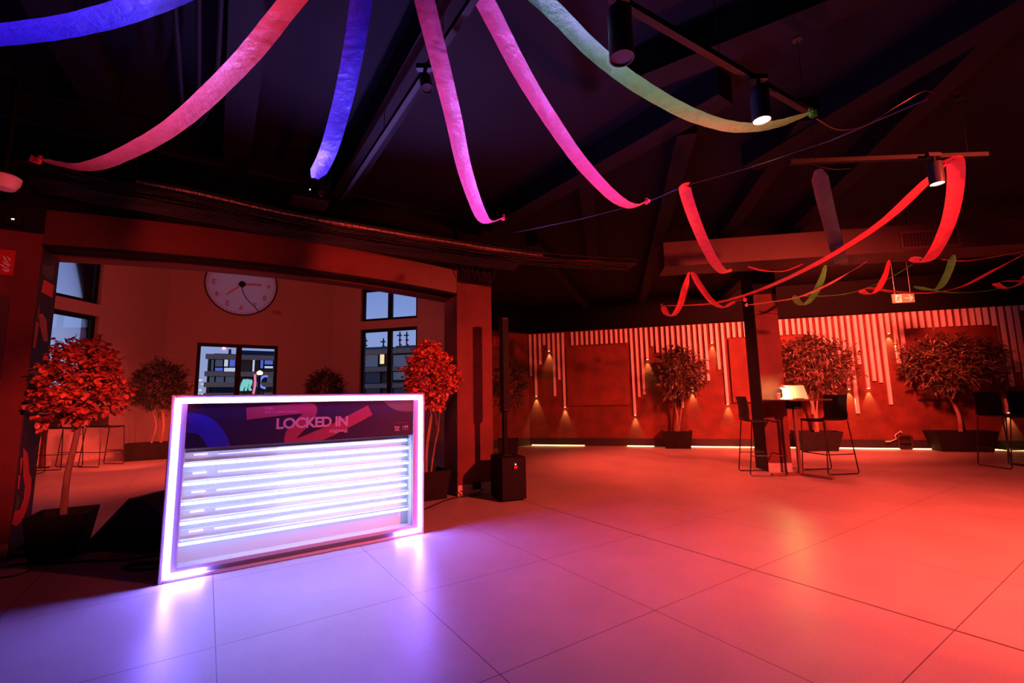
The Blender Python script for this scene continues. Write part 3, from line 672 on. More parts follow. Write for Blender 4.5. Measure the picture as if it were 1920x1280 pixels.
def spotlamp(label, px, py, z, rad, ln, lit, tilt=(0, 0)):
    top = F(px, py, z); t = thing('track_spot', label, 'spotlight', top, 0, 'black cylinder track spots')
    d = Vector((tilt[0], tilt[1], -1)).normalized(); q = d.to_track_quat('Z', 'Y').to_matrix()
    base = Vector((0, 0, -.06))
    def put(mb):
        mb.v = [base + q @ p for p in mb.v]; return mb
    m = MB(); m.lathe([(rad * .96, 0), (rad, .01), (rad, ln), (rad * .9, ln), (rad * .9, ln - .012)], 28); put(m).build('housing', mat('spot_housing', (.05, .05, .052), .28, metal=.3), t, smooth=True)
    m = MB(); m.lathe([(rad * .88, ln - .012), (rad * .88, ln - .008)], 28)
    put(m).build('lens', mat('lit_lens', (1, 1, 1), .3, emit=(1, .62, .42), strength=14) if lit else mat('dark_lens', (.05, .05, .06), .1), t)
    m = MB(); m.tube([(0, 0, -.002), (0, 0, -.075)], .012, 8); m.box((-.05, -.018, -.01), (.05, .018, .02)); m.build('adapter', M_black, t)
    if lit: w_ = top + base + d * (ln + .02); spot('track_spot_beam', w_, w_ + d, 26, 70, .5, .03, (1, .38, .2))
    return t
spotlamp('lit black cylinder spot just above the green ribbon', 1421, 148, 2.95, .05, .20, True)
spotlamp('unlit black cylinder spot at the top with a blue sheen', 1160, -2, 2.95, .055, .24, False)
spotlamp('lit black cylinder spot beside the broad red ribbon at the upper right', 1750, 292, 2.95, .048, .17, True)
spotlamp('small black spot behind the first pink ribbon with a blue glint', 797, 128, 3.10, .035, .10, False, (.2, -.3))
for (px, py, z, lab) in ((1130, 594, 3.2, 'tiny lit downlight above the left wall panel'), (1270, 508, 3.1, 'tiny lit spot above the left end of the far ribbons')):
    p = F(px, py, z); t = thing('ceiling_downlight', lab, 'spotlight', p, 0, 'tiny distant ceiling spots')
    m = MB(); m.lathe([(.05, .002), (.05, 3.5 - z)], 16); m.build('can', M_black, t)
    m = MB(); m.lathe([(.042, -.004), (.042, .002)], 16); m.build('lens', mat('small_lens', (1, 1, 1), .3, emit=(1, .75, .6), strength=4), t)

# air duct with grille
D0 = F(1575, 479, 2.88); D1 = F(1920, 457, 2.88); DA = azi(D0, D1); Dp = D0 - dirv(DA) * 2.15
t = thing('air_duct', 'dark rectangular air duct under the ceiling at the right with a grille', 'air duct', (Dp.x, Dp.y, 2.88), RZ(DA))
M_duct = mat('duct_paint', (.05, .018, .015), .55, var=.2, scale=2)
DL = 9.0
m = MB(); m.box((0, 0, 0), (DL, .5, .34)); m.build('duct_body', M_duct, t, bevel=.004)
def dsz(px, py): q = V(px, py, Dp, DA); return (q.xy - Dp.xy).length, q.z - 2.88
g0 = dsz(1694, 463); g1 = dsz(1792, 432)
m = MB(); ring(m, (g0[0] - .03, g0[1] - .03, g1[0] + .03, g1[1] + .03), (g0[0], g0[1], g1[0], g1[1]), -.012, 0)
for k in range(1, 16): x = g0[0] + (g1[0] - g0[0]) * k / 16; m.box((x - .004, -.008, g0[1]), (x + .004, 0, g1[1]))
for k in range(1, 9): z = g0[1] + (g1[1] - g0[1]) * k / 9; m.box((g0[0], -.010, z - .003), (g1[0], -.002, z + .003))
m.build('grille', mat('grille_metal', (.10, .035, .03), .4), t)
m = MB(); m.box((g0[0], -.003, g0[1]), (g1[0], 0.001, g1[1])); m.build('grille_opening', M_blackm, t)
for x in (.3, 3.1, 5.2, 7.4): m = MB(); m.tube([(x, .25, .34), (x, .25, .62)], .006, 6); m.build('hanger_rod', M_tray, t)
for x in (2.2, 4.4, 6.6): m = MB(); m.box((x, -.006, -.006), (x + .03, .506, .346)); m.build('duct_flange', M_duct, t)

# exit sign hanging under the ceiling
p = F(1693, 557, 2.78); es = thing('exit_sign', 'small hanging exit sign with running figure and arrow pointing right', 'sign', (p.x, p.y, p.z - .10), RZ(100))
m = MB(); m.box((-.17, -.012, 0), (.17, .012, .16)); m.build('sign_plate', mat('sign_green', (.10, .22, .12), .5), es, bevel=.003)
m = MB(); m.box((-.128, -.0135, .012), (-.03, -.012, .148)); m.build('pictogram', M_wht, es)
m = MB(); m.lathe([(.013, 0), (.013, .001)], 12)
m.v = [Vector((-.062 + p_.x, -.0142 + p_.z, .122 + p_.y)) for p_ in m.v]
m.bar((-.075, -.0142, .105), (-.088, -.0142, .06), .018, .0012, (0, 1, 0)); m.bar((-.088, -.0142, .062), (-.118, -.0142, .03), .013, .0012, (0, 1, 0)); m.bar((-.088, -.0142, .062), (-.06, -.0142, .035), .013, .0012, (0, 1, 0))
m.bar((-.078, -.0142, .10), (-.045, -.0142, .08), .01, .0012, (0, 1, 0)); m.bar((-.078, -.0142, .10), (-.11, -.0142, .085), .01, .0012, (0, 1, 0))
m.build('running_figure', MATS['sign_green'], es)
m = MB(); m.bar((.02, -.0135, .08), (.135, -.0135, .08), .018, .002, (0, 1, 0)); m.bar((.085, -.0135, .13), (.14, -.0135, .08), .018, .002, (0, 1, 0)); m.bar((.085, -.0135, .03), (.14, -.0135, .08), .018, .002, (0, 1, 0)); m.build('arrow', M_wht, es)
for x in (-.12, .12): m = MB(); m.tube([(x, 0, .16), (x, 0, 3.5 - (p.z - .10))], .004, 6); m.build('hanger', M_tray, es)

# fire sign on the left pillar
q0 = V(-32, 517, CL, HA); q1 = V(30, 466, CL, HA)
fs_ = thing('fire_sign', 'red fire equipment sign with white flames on the left pillar', 'sign', (CL.x, CL.y, 0), RZ(HA))
def lsz(px, py):
    q = V(px, py, CL, HA); d = q - CL; return d.x * sin(radians(HA)) + d.y * cos(radians(HA)), q.z
a = lsz(-32, 517); b = lsz(30, 470); zt = b[1]; zb = lsz(27, 517)[1]
m = MB(); m.box((a[0], -.005, zb), (b[0], 0, zt)); m.build('sign_plate', M_red, fs_, bevel=.002)
G = lambda X, Y: lsz(X / 17.07, 455 + Y / 17.07)
for k, poly in enumerate((((90, 400), (180, 460), (210, 550), (310, 640), (220, 630), (140, 540)), ((250, 415), (290, 480), (355, 530), (350, 585), (280, 540), (235, 470)), ((80, 560), (180, 640), (330, 690), (325, 765), (240, 750), (120, 660)),
                          ((0, 690), (80, 690), (180, 780), (290, 810), (280, 830), (160, 825), (80, 760)), ((60, 820), (140, 855), (310, 855), (300, 940), (200, 940), (110, 900)))):
    m = MB(); m.prism([G(*p_) for p_ in poly], -.0065, -.005); m.build('flame', M_wht, fs_)
c_ = lsz(12, 556); m = MB(); m.box((a[0] - .02, -.02, .62), (lsz(15, 600)[0], 0, c_[1])); o = m.build('extinguisher_cabinet', mat('cabinet_dark', (.07, .03, .03), .6), None, recenter=False, bevel=.004)
o.location = CL; o.rotation_euler.z = RZ(HA); tag(o, 'dark flush cabinet door on the left pillar below the fire sign', 'cabinet')
# fire sign behind the right pillar
p = V(930, 640, WB0, WBA); o = thing('fire_sign', 'small red sign on the dim wall right of the right pillar', 'sign', (p.x, p.y, p.z), RZ(WBA))
m = MB(); m.box((-.12, -.008, -.12), (.12, -.002, .13)); m.build('sign_plate', M_red, o)
for x in (-.06, .05): m = MB(); m.box((x, -.010, -.08), (x + .03, -.008, .08)); m.build('pictogram', mat('sign_pink', (.6, .3, .28), .5), o)

# cable tray running past the arch
TZ = 2.95
TP = [F(x, y, TZ) for x, y in ((-60, 292), (90, 312), (200, 338), (370, 370), (540, 408), (700, 436), (860, 462), (1000, 482), (1110, 491), (1195, 495))]
t = thing('cable_tray', 'long black wire cable tray glinting red above the arch', 'cable tray', TP[0], 0)
C = catmull(TP, 6)
nrm = []
for i in range(len(C)):
    d = (C[min(i + 1, len(C) - 1)] - C[max(i - 1, 0)]).normalized(); nrm.append(Vector((d.y, -d.x, 0)))
m = MB()
for off, dz in ((0, 0), (0, .07), (-.30, 0), (-.30, .07), (-.1, 0), (-.2, 0)): m.tube([C[i] + nrm[i] * off + Vector((0, 0, dz)) for i in range(len(C))], .005, 6)
for i in range(0, len(C), 1):
    for f_ in (0, .5):
        if i + 1 >= len(C): continue
        a = C[i] * (1 - f_) + C[i + 1] * f_; n_ = nrm[i]
        m.tube([a + Vector((0, 0, .07)), a, a - n_ * .30, a - n_ * .30 + Vector((0, 0, .07))], .003, 5)
m.build('wire_basket', M_tray, t, world=True)
for k in range(13):
    off = -.02 - .021 * k; z_ = .012 + .012 * (k % 3)
    m = MB(); m.tube([C[i] + nrm[i] * (off + .006 * sin(i * .9 + k)) + Vector((0, 0, z_ + .004 * sin(i * 1.3 + k * 2))) for i in range(len(C))], random.choice((.006, .008, .01)), 6)
    m.build('cable', mat('red_cable', (.35, .05, .04), .35) if k in (1, 5) else M_wire, t, world=True)
m = MB(); m.tube([C[i] + nrm[i] * -.05 + Vector((0, 0, .055)) for i in range(14, 44)], .022, 10); m.build('foil_conduit', mat('foil_conduit', (.5, .45, .45), .3, metal=.8, bump=.6, scale=60), t, world=True, smooth=True)
for i in (3, 14, 26, 38, 48):
    m = MB(); m.tube([C[i] + Vector((0, 0, .0)), Vector((C[i].x, C[i].y, 3.5))], .004, 6); m.build('hanger_rod', M_tray, t, world=True)
# second, lower bundle
m = MB()
for k in range(7):
    m.tube([C[i] + nrm[i] * (-.05 - .03 * k) + Vector((0, 0, -.09 - .006 * k + .003 * sin(i + k))) for i in range(4, 42)], .0055, 5)
tag(m.build('cable_bundle', M_wire), 'row of black cables clipped in parallel below the cable tray', 'cables')
# thin ceiling wire through the centre
m = MB(); m.tube([F(x, y, 3.0) for x, y in ((960, 437), (1090, 410), (1215, 378), (1290, 346), (1400, 315), (1560, 262), (1740, 185))], .006, 6)
tag(m.build('ceiling_wire', mat('wire_violet_sheen', (.10, .09, .12), .25, metal=.5)), 'thin dark wire crossing the ceiling, tied with the red ribbons', 'wire')
m = MB(); m.tube(catmull([F(x, y, z) for x, y, z in ((1530, 222, 2.97), (1570, 243, 2.93), (1620, 236, 2.95), (1680, 200, 3.05), (1730, 172, 3.15), (1752, 175, 3.2))], 6), .005, 6)
tag(m.build('loose_cable', M_tray), 'loose looping cable leaving the end of the first lighting track', 'cable')
m = MB(); m.tube(catmull([F(x, y, z) for x, y, z in ((1485, 292, 3.1), (1515, 305, 3.0), (1560, 317, 2.93), (1595, 316, 2.95))], 6), .004, 6)
tag(m.build('loose_cable', M_tray), 'loose cable at the left end of the second lighting track', 'cable')
# conduits at the upper left
for k, P_ in enumerate((((325, -20), (338, 150), (342, 215)), ((372, -20), (372, 170), (366, 220)), ((415, -20), (408, 120), (400, 180), (370, 235), (320, 232), (200, 205), (0, 160)))):
    m = MB(); m.tube(catmull([F(x, y, 3.22) for x, y in P_], 6), .014, 8, caps=True)
    tag(m.build('conduit', M_beam, smooth=True), ['straight ceiling conduit at the upper left, leftmost of the pair', 'straight ceiling conduit at the upper left, right one of the pair', 'ceiling conduit bending across the upper left towards the picture edge'][k], 'conduit', 'ceiling conduits')
# projector-like box with a small white light
p = F(585, 372, 2.98); t = thing('ceiling_projector', 'dark box with tiny white light hung above the cable tray', 'projector', (p.x, p.y, p.z), RZ(HA))
m = MB(); m.box((-.16, .0, 0), (.16, .26, .12)); m.build('housing', M_black, t, bevel=.01)
m = MB(); m.lathe([(.005, 0), (.004, .004)], 10); m.v = [Vector((-.02 + a.x, -.004 - a.z * .2, .08 + a.y)) for a in m.v]; m.build('status_light', mat('white_led', (1, 1, 1), .3, emit=(1, 1, 1), strength=5), t)
m = MB(); m.lathe([(.03, 0), (.026, .03)], 16); m.v = [Vector((.07 + a.x, -a.z, .06 + a.y)) for a in m.v]; m.build('lens', mat('dark_lens', (.05, .05, .06), .1), t)
m = MB(); m.tube([(0, .13, .12), (0, .13, 3.5 - p.z)], .015, 8); m.build('mount_pole', M_black, t)
# white dome at the left edge
p = F(8, 332, 2.75); t = thing('dome_lamp', 'pale dome fitting at the left picture edge above the fire sign', 'lamp', p, 0)
m = MB(); m.lathe([(.005, -.10), (.06, -.085), (.085, -.04), (.09, 0), (.07, .015)], 24); m.build('dome', mat('opal_dome', (.8, .7, .7), .4), t, smooth=True)
m = MB(); m.lathe([(.02, .015), (.02, 3.5 - 2.75)], 12); m.build('stem', M_black, t)
p = F(26, 412, 2.62) ; t = thing('wall_sensor', 'black wall box with tiny light above the left pillar face', 'sensor', (p.x, p.y, p.z), RZ(HA))
m = MB(); m.box((-.05, -.02, -.03), (.05, .05, .03)); m.build('housing', M_black, t, bevel=.004); m = MB(); m.box((-.008, -.022, -.005), (.008, -.0195, .003)); m.build('status_light', MATS['white_led'], t)

# ================================================================= clock seen from behind on the annex wall
ck = thing('wall_clock', 'big translucent round clock seen from behind, numerals mirrored, high on the annex wall', 'clock', hub, RZ(56.4))
def disc(m, r, y0, y1, n=64):
    m.prism([(r * cos(2 * pi * k / n), r * sin(2 * pi * k / n)) for k in range(n)], y0, y1)
m = MB(); disc(m, R_, -.03, -.022); dm = mat('translucent_dial', (.80, .78, .80), .5); t_ = dm.node_tree; tl = t_.nodes.new('ShaderNodeBsdfTranslucent'); tl.inputs[0].default_value = (.8, .75, .7, 1)
mxs = t_.nodes.new('ShaderNodeMixShader'); mxs.inputs[0].default_value = .55; t_.links.new(t_.nodes['Principled BSDF'].outputs[0], mxs.inputs[1]); t_.links.new(tl.outputs[0], mxs.inputs[2]); t_.links.new(mxs.outputs[0], t_.nodes['Material Output'].inputs[0])
m.build('dial', dm, ck)
m = MB(); m.tube([(R_ * cos(2 * pi * k / 64), -.02, R_ * sin(2 * pi * k / 64)) for k in range(64)], .022, 8, closed=True); m.build('rim', mat('clock_rim', (.10, .04, .05), .5), ck, smooth=True)
M_num = mat('faded_numerals', (.58, .38, .40), .6)
for k in range(1, 13):
    a = radians(90 + k * 30)                  # mirrored: the three is on the left
    m = text_mb(str(k), .10 * (1.7 if k > 9 else 1), .15, .03, True); shift(m, R_ * .76 * cos(a) - .05 * (1.7 if k > 9 else 1), -.034, R_ * .76 * sin(a) - .075); m.build('numeral', M_num, ck)
m = MB()
for k in range(60):
    a = 2 * pi * k / 60; r0 = R_ * .90; r1 = R_ * .95
    m.bar((r0 * cos(a), -.033, r0 * sin(a)), (r1 * cos(a), -.033, r1 * sin(a)), .02, .003, (0, 1, 0))
m.build('minute_ticks', M_num, ck)
m = MB(); m.bar((-.12, -.034, 0), (R_ * .56, -.034, .045), .055, .003, (0, 1, 0)); m.build('minute_hand', mat('soft_hand', (.62, .46, .48), .6), ck)
m = MB(); m.bar((.0, -.034, 0), (-R_ * .42, -.034, -R_ * .38), .05, .003, (0, 1, 0)); m.build('hour_hand', mat('faint_hand', (.70, .56, .56), .6), ck)
m = MB(); m.lathe([(.085, 0), (.085, .06), (.06, .08)], 24); m.v = [Vector((a.x, -.032 - a.z, a.y)) for a in m.v]; m.build('motor_hub', M_black, ck, smooth=True)
q = V(485, 585, c1, 56.4); dx = (q.xy - hub.xy).length; dz = q.z - hub.z
m = MB(); m.tube(catmull([(-.01, -.06, -.06), (.04, -.05, -.25), (.16, -.05, -.45), (dx * .75, -.045, dz * .82), (dx, -.03, dz)], 8), .012, 6); m.build('hub_cable', M_wire, ck)
m = MB()
pts = [(R_ * 1.0 * cos(radians(a)), -.045, R_ * 1.0 * sin(radians(a))) for a in range(-62, 12, 6)]; m.tube(pts, .016, 6); m.build('rim_cable', M_wire, ck)
q = V(519.5, 586, c1, 56.4); s_ = (q.xy - c1.xy).length
m = MB()
for i in range(5):
    for j in range(3): m.box((s_ - .10 + i * .043, -.008, q.z - .045 + j * .034), (s_ - .075 + i * .043, 0, q.z - .022 + j * .034))
m.box((s_ - .11, -.004, q.z - .055), (s_ + .11, 0, q.z + .06)); o = m.build('wall_vent', mat('vent_paint', (.35, .22, .2), .7), recenter=False); o.location = c1; o.rotation_euler.z = RZ(56.4)
tag(o, 'small vent grille on the annex wall below right of the clock', 'vent')

# ================================================================= trees
def leaf(m, p, d, up, L, W, mi=0, fold=.25):
    d = d.normalized(); r = d.cross(up)
    if r.length < 1e-3: r = d.cross(Vector((1, 0, 0)))
    r.normalize(); n = r.cross(d)
    b = p; t = p + d * L - n * L * .15; mid = p + d * L * .45
    a1 = mid + r * W / 2 + n * W * fold; a2 = mid - r * W / 2 + n * W * fold
    m.add([b, a1, t, a2, mid - n * 0], [(0, 1, 4), (1, 2, 4), (2, 3, 4), (3, 0, 4)], mi)
def leafr(m, p, d, up, L, W):
    d = d.normalized(); r = d.cross(up)
    if r.length < 1e-3: r = d.cross(Vector((1, 0, 0)))
    r.normalize(); n = r.cross(d); P = [p]
    for a, b in ((.22, .38), (.5, .5), (.8, .36), (1, 0), (.8, -.36), (.5, -.5), (.22, -.38)): P.append(p + d * L * a + r * W * b + n * (abs(b) * W * .3 - a * a * L * .18))
    P.append(p + d * L * .5 - n * .05 * L)
    m.add(P, [(8, i, i + 1) for i in range(0, 7)] + [(8, 7, 0)])
def tree(name, label, base, pot, trunks, crown, kind, nleaf, leaf_size, grp, rz=0, seed=1, ymax=9, leafmat=None, xlim=0, cat='potted tree'):
    rnd_ = random.Random(seed); t = thing(name, label, cat, base, rz, grp)
    tw, td, bw, bd, ph = pot
    m = MB(); P = []
    for w_, d_, z_ in ((bw, bd, 0), (tw, td, ph)): P += [(-w_ / 2, -d_ / 2, z_), (w_ / 2, -d_ / 2, z_), (w_ / 2, d_ / 2, z_), (-w_ / 2, d_ / 2, z_)]
    k = .02; P += [(-tw / 2 + k, -td / 2 + k, ph), (tw / 2 - k, -td / 2 + k, ph), (tw / 2 - k, td / 2 - k, ph), (-tw / 2 + k, td / 2 - k, ph)]
    P += [(-tw / 2 + k * 1.3, -td / 2 + k * 1.3, ph - .06), (tw / 2 - k * 1.3, -td / 2 + k * 1.3, ph - .06), (tw / 2 - k * 1.3, td / 2 - k * 1.3, ph - .06), (-tw / 2 + k * 1.3, td / 2 - k * 1.3, ph - .06)]
    f = [(3, 2, 1, 0), (12, 13, 14, 15)]
    for a in (0, 4, 8):
        for i in range(4): j = (i + 1) % 4; f.append((a + i, a + j, a + 4 + j, a + 4 + i))
    m.add(P, f); m.build('planter', M_pot, t, bevel=.004)
    m = MB(); m.box((-tw / 2 + .028, -td / 2 + .028, ph - .065), (tw / 2 - .028, td / 2 - .028, ph - .045)); m.build('soil', M_soil, t)
    cx, cy, cz, rx, ry, rz_ = crown; tips = []; mt = MB()
    for tk in trunks:
        pts = [Vector(q) for q in tk['p']]; r0, r1 = tk['r']
        cc = catmull(pts, 6); mt.tube(cc, [r0 + (r1 - r0) * i / (len(cc) - 1) for i in range(len(cc))], 9)
        top = cc[-1]; nb_ = tk.get('n', 9)
        for b in range(nb_):
            st = cc[-1 - rnd_.randint(0, max(1, len(cc) // 4))]
            th = rnd_.uniform(0, 2 * pi); ph_ = rnd_.uniform(-.35, 1.2)
            e_ = Vector((cx + rx * .72 * cos(th) * cos(ph_), min(ymax - .05, cy + ry * .72 * sin(th) * cos(ph_)), cz + rz_ * .72 * sin(ph_)))
            md = st.lerp(e_, .5) + Vector((rnd_.uniform(-.04, .04), rnd_.uniform(-.04, .04), .06))
            bc = catmull([st, md, e_], 4); mt.tube(bc, [r1 * .55 * (1 - .75 * i / (len(bc) - 1)) for i in range(len(bc))], 5); tips += bc[3:]
            for _ in range(3):
                s2 = bc[rnd_.randint(3, len(bc) - 1)]; e2 = s2 + Vector((rnd_.uniform(-1, 1) * rx, rnd_.uniform(-1, 1) * ry, rnd_.uniform(-.5, 1) * rz_)) * .35; e2.y = min(e2.y, ymax - .03)
                mt.tube([s2, s2.lerp(e2, .5) + Vector((0, 0, .02)), e2], [r1 * .25, r1 * .2, r1 * .08], 4); tips += [s2.lerp(e2, .5), e2]
    mt.build('trunk', M_bark, t, smooth=True)
    m = MB(); C0 = Vector((cx, cy, cz)); k = 0
    nsp = nleaf // (7 if kind == 'long' else 5)
    for i in range(nsp):
        while True:
            u = Vector((rnd_.uniform(-1, 1), rnd_.uniform(-1, 1), rnd_.uniform(-1, 1)))
            if u.length <= 1 and u.length > .25 * rnd_.random(): break
        lump = .80 + .34 * noise.noise(u.normalized() * 1.8 + Vector((seed * 3.1, 0, 0)))
        if u.length > .2: u = u.normalized() * (u.length ** .62) * lump
        p = C0 + Vector((u.x * rx, u.y * ry, u.z * rz_))
        od = Vector((u.x, u.y, u.z * .8 + .25)) + Vector((rnd_.uniform(-1, 1), rnd_.uniform(-1, 1), rnd_.uniform(-.7, .7))) * .6
        od.normalize(); tw_ = leaf_size * (1.5 if kind == 'long' else 1.5)
        q = p + od * tw_
        mt_ = 7 if kind == 'long' else 5
        for j in range(mt_):
            a = (j + .5) / mt_; pp = p.lerp(q, a)
            if pp.y > ymax - leaf_size or (xlim and pp.x > xlim - leaf_size and pp.y > -.06): continue
            side = Vector((rnd_.uniform(-1, 1), rnd_.uniform(-1, 1), rnd_.uniform(-1, .6))).normalized()
            if kind == 'long':
                leaf(m, pp, od * .8 + side * .9, Vector((rnd_.uniform(-1, 1), rnd_.uniform(-1, 1), 1)), leaf_size * rnd_.uniform(.7, 1.2), leaf_size * .24)
            else:
                leafr(m, pp, od * .5 + side, Vector((rnd_.uniform(-.5, .5), rnd_.uniform(-.5, .5), 1)), leaf_size * rnd_.uniform(.7, 1.15), leaf_size * .78)
    m.build('foliage', leafmat or (M_leafo if kind == 'long' else M_leafr), t)
    return t
# front left tree: trunk foot at pixel (112,960), planter corners on the floor
b = Vector((-3.57, 3.73, 0))
tree('potted_tree', 'round-leaved tree in a tapered black square planter beside the left pillar', b, (.36, .36, .27, .27, .33),
     [dict(p=[(.0, -.0, .26), (.0, 0, .6), (.03, 0, .9), (.04, 0, 1.15)], r=(.024, .018), n=14)], (.04, .0, 1.34, .295, .30, .42), 'round', 3300, .047, 'round-leaved potted trees', RZ(62), 3)
b = F(818, 925); b = Vector((-1.02, 5.58, 0))
tree('potted_tree', 'round-leaved tree in a black planter between the counter and the right pillar', b, (.40, .40, .32, .32, .33),
     [dict(p=[(-.04, 0, .28), (-.03, 0, .6), (.02, 0, .95), (.0, 0, 1.15)], r=(.022, .016), n=12), dict(p=[(.03, .02, .28), (.08, .02, .6), (.13, .02, .8)], r=(.013, .01), n=3)], (-.02, -.05, 1.42, .36, .33, .42), 'round', 3000, .052, 'round-leaved potted trees', RZ(HA), 11, xlim=.26)
b = Vector((3.66, 10.40, 0)) 
tree('potted_tree', 'narrow-leaved tree in a square black planter left of the free-standing pillar', b, (.62, .5, .52, .42, .38),
     [dict(p=[(-.02, 0, .3), (.03, 0, .7), (-.02, 0, 1.1), (.06, 0, 1.3)], r=(.030, .022), n=10), dict(p=[(.03, .03, .3), (.12, 0, .8), (.18, 0, 1.2)], r=(.018, .012), n=6)], (.14, -.1, 1.64, .50, .40, .60), 'long', 2200, .145, 'narrow-leaved potted trees', RZ(WAZ), 5, .18)
b = Vector((6.20, 9.52, 0))
tree('potted_tree', 'narrow-leaved tree in a tapered black planter right of the free-standing pillar', b, (.82, .5, .60, .42, .38),
     [dict(p=[(.0, 0, .3), (.02, 0, .7), (-.06, 0, 1.1), (-.10, 0, 1.3)], r=(.026, .02), n=10), dict(p=[(.05, .03, .3), (.06, 0, .8), (.12, 0, 1.2)], r=(.018, .012), n=7)], (-.02, -.1, 1.72, .82, .42, .64), 'long', 2900, .145, 'narrow-leaved potted trees', RZ(WAZ), 8, .24)
b = Vector((8.58, 8.93, 0))
tree('potted_tree', 'wide-crowned tree in a long tapered black planter in front of the right wall panel', b, (.98, .44, .78, .36, .38),
     [dict(p=[(.02, 0, .3), (.02, 0, .7), (-.10, 0, 1.05), (-.22, 0, 1.25)], r=(.036, .022), n=12), dict(p=[(-.06, 0, .95), (.05, 0, 1.2), (.15, 0, 1.35)], r=(.02, .014), n=7)], (-.10, -.15, 1.64, .80, .46, .55), 'long', 3500, .145, 'narrow-leaved potted trees', RZ(WAZ), 21, .16)
b = Vector((-7.85, 10.1, 0))
tree('potted_tree', 'dark tree in a long black planter in the annex left of the glowing counter', b, (.95, .45, .85, .38, .36),
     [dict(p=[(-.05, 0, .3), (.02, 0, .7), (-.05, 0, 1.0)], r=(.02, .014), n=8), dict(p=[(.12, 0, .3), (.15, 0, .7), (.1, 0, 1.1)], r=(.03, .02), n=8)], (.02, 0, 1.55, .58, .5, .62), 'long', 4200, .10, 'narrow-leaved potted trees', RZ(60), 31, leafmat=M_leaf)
b = F(610, 845); b = Vector((-5.05, 12.3, 0))
tree('potted_tree', 'dark tree top showing just above the glowing counter between the annex windows', b, (.5, .5, .4, .4, .38),
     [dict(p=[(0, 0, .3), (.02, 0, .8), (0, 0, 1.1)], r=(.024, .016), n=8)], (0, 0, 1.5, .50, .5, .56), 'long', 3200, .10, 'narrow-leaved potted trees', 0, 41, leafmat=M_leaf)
b = Vector((-.12, 9.3, 0))
tree('potted_tree', 'dark slim tree standing behind the thin tall speaker', b, (.42, .42, .36, .36, .36),
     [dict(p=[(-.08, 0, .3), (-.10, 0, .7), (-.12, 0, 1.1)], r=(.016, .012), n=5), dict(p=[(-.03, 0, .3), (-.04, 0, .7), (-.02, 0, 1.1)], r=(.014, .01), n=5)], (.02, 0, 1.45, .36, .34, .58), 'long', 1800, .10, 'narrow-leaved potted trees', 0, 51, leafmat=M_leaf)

# ================================================================= loudspeakers
M_grill = mat('speaker_grille', (.006, .006, .007), .65, var=.3, scale=120, spec=.2)
a0 = F(943, 943); a1 = F(990, 938); SA = azi(a0, a1)
t = thing('column_loudspeaker', 'black subwoofer box with a thin tall speaker column, beside the right pillar', 'loudspeaker', a0, RZ(SA))
m = MB(); m.box((.0, .03, .015), (.29, .42, .49)); m.build('subwoofer_cabinet', M_blackm, t, bevel=.012)
m = MB(); m.prism([(0, .02), (.29, .02), (.29, .48), (0, .48)], 0, .03)
m.v = [Vector((p.x, p.y + .02 * (2 * (p.x - .145) / .29) ** 2 - (.012 if p.y < .01 else 0), p.z)) for p in m.v]; m.build('front_grille', M_grill, t, bevel=.004)
m = MB(); m.lathe([(.006, 0), (.005, .004)], 12); m.v = [Vector((.155 + a.x, -.014 - a.z, .412 + a.y)) for a in m.v]; m.build('status_light', mat('white_led2', (1, 1, 1), .3, emit=(.9, .9, 1), strength=8), t)
m = MB(); m.box((.135, -.017, .365), (.175, -.012, .395)); m.build('badge', M_red, t)
m = MB(); m.box((.085, .17, .49), (.135, .23, 1.0)); m.build('column_spacer', M_blackm, t, bevel=.006)
m = MB(); m.box((.075, .15, 1.0), (.165, .26, 2.13)); m.build('speaker_column', M_black, t, bevel=.01)
m = MB(); m.box((.083, .145, 1.03), (.157, .151, 2.10)); m.build('column_grille', M_grill, t)
m = MB(); m.box((.06, .14, .488), (.17, .26, .505)); m.build('column_foot', M_black, t, bevel=.003)
for x, y in ((.03, .07), (.26, .07), (.03, .39), (.26, .39)): m = MB(); m.lathe([(.018, 0), (.018, .018)], 12, (x, y, 0)); m.build('rubber_foot', M_wire, t)
# stage monitor wedge
wp = [F(172, 1033), F(262, 1045), F(312, 1010)]
o0 = Vector((-3.17, 3.72, 0)); t = thing('stage_monitor', 'black wedge stage monitor on the floor between the tree planter and the counter', 'loudspeaker', o0, radians(-2))
m = MB()
prof = [(0, .02), (.40, .0), (.50, .20), (.42, .35), (.34, .40), (.0, .12)]
prof = [(-.17, .02), (.34, .0), (.43, .15), (.36, .33), (.17, .42), (.11, .42), (-.18, .11)]
n = len(prof); m.add([(x, 0, z) for x, z in prof] + [(x, .42, z) for x, z in prof], [tuple(range(n)), tuple(range(2 * n - 1, n - 1, -1))] + [((i + 1) % n, i, i + n, (i + 1) % n + n) for i in range(n)])
m.build('cabinet', mat('monitor_paint', (.02, .02, .026), .5), t, bevel=.012)
m = MB(); nrm_ = Vector((-.31, 0, .29)).normalized(); a = Vector((-.155, .03, .132)) + nrm_ * .004; b = Vector((.09, .03, .40)) + nrm_ * .004
m.add([a, b, b + Vector((0, .36, 0)), a + Vector((0, .36, 0))] + [p - nrm_ * .01 for p in (a, b, b + Vector((0, .36, 0)), a + Vector((0, .36, 0)))], [(0, 1, 2, 3), (7, 6, 5, 4), (0, 4, 5, 1), (1, 5, 6, 2), (2, 6, 7, 3), (3, 7, 4, 0)]); m.build('front_grille', M_grill, t)
m = MB(); m.box((.02, -.006, .10), (.14, .0, .15)); m.build('handle', M_wire, t)

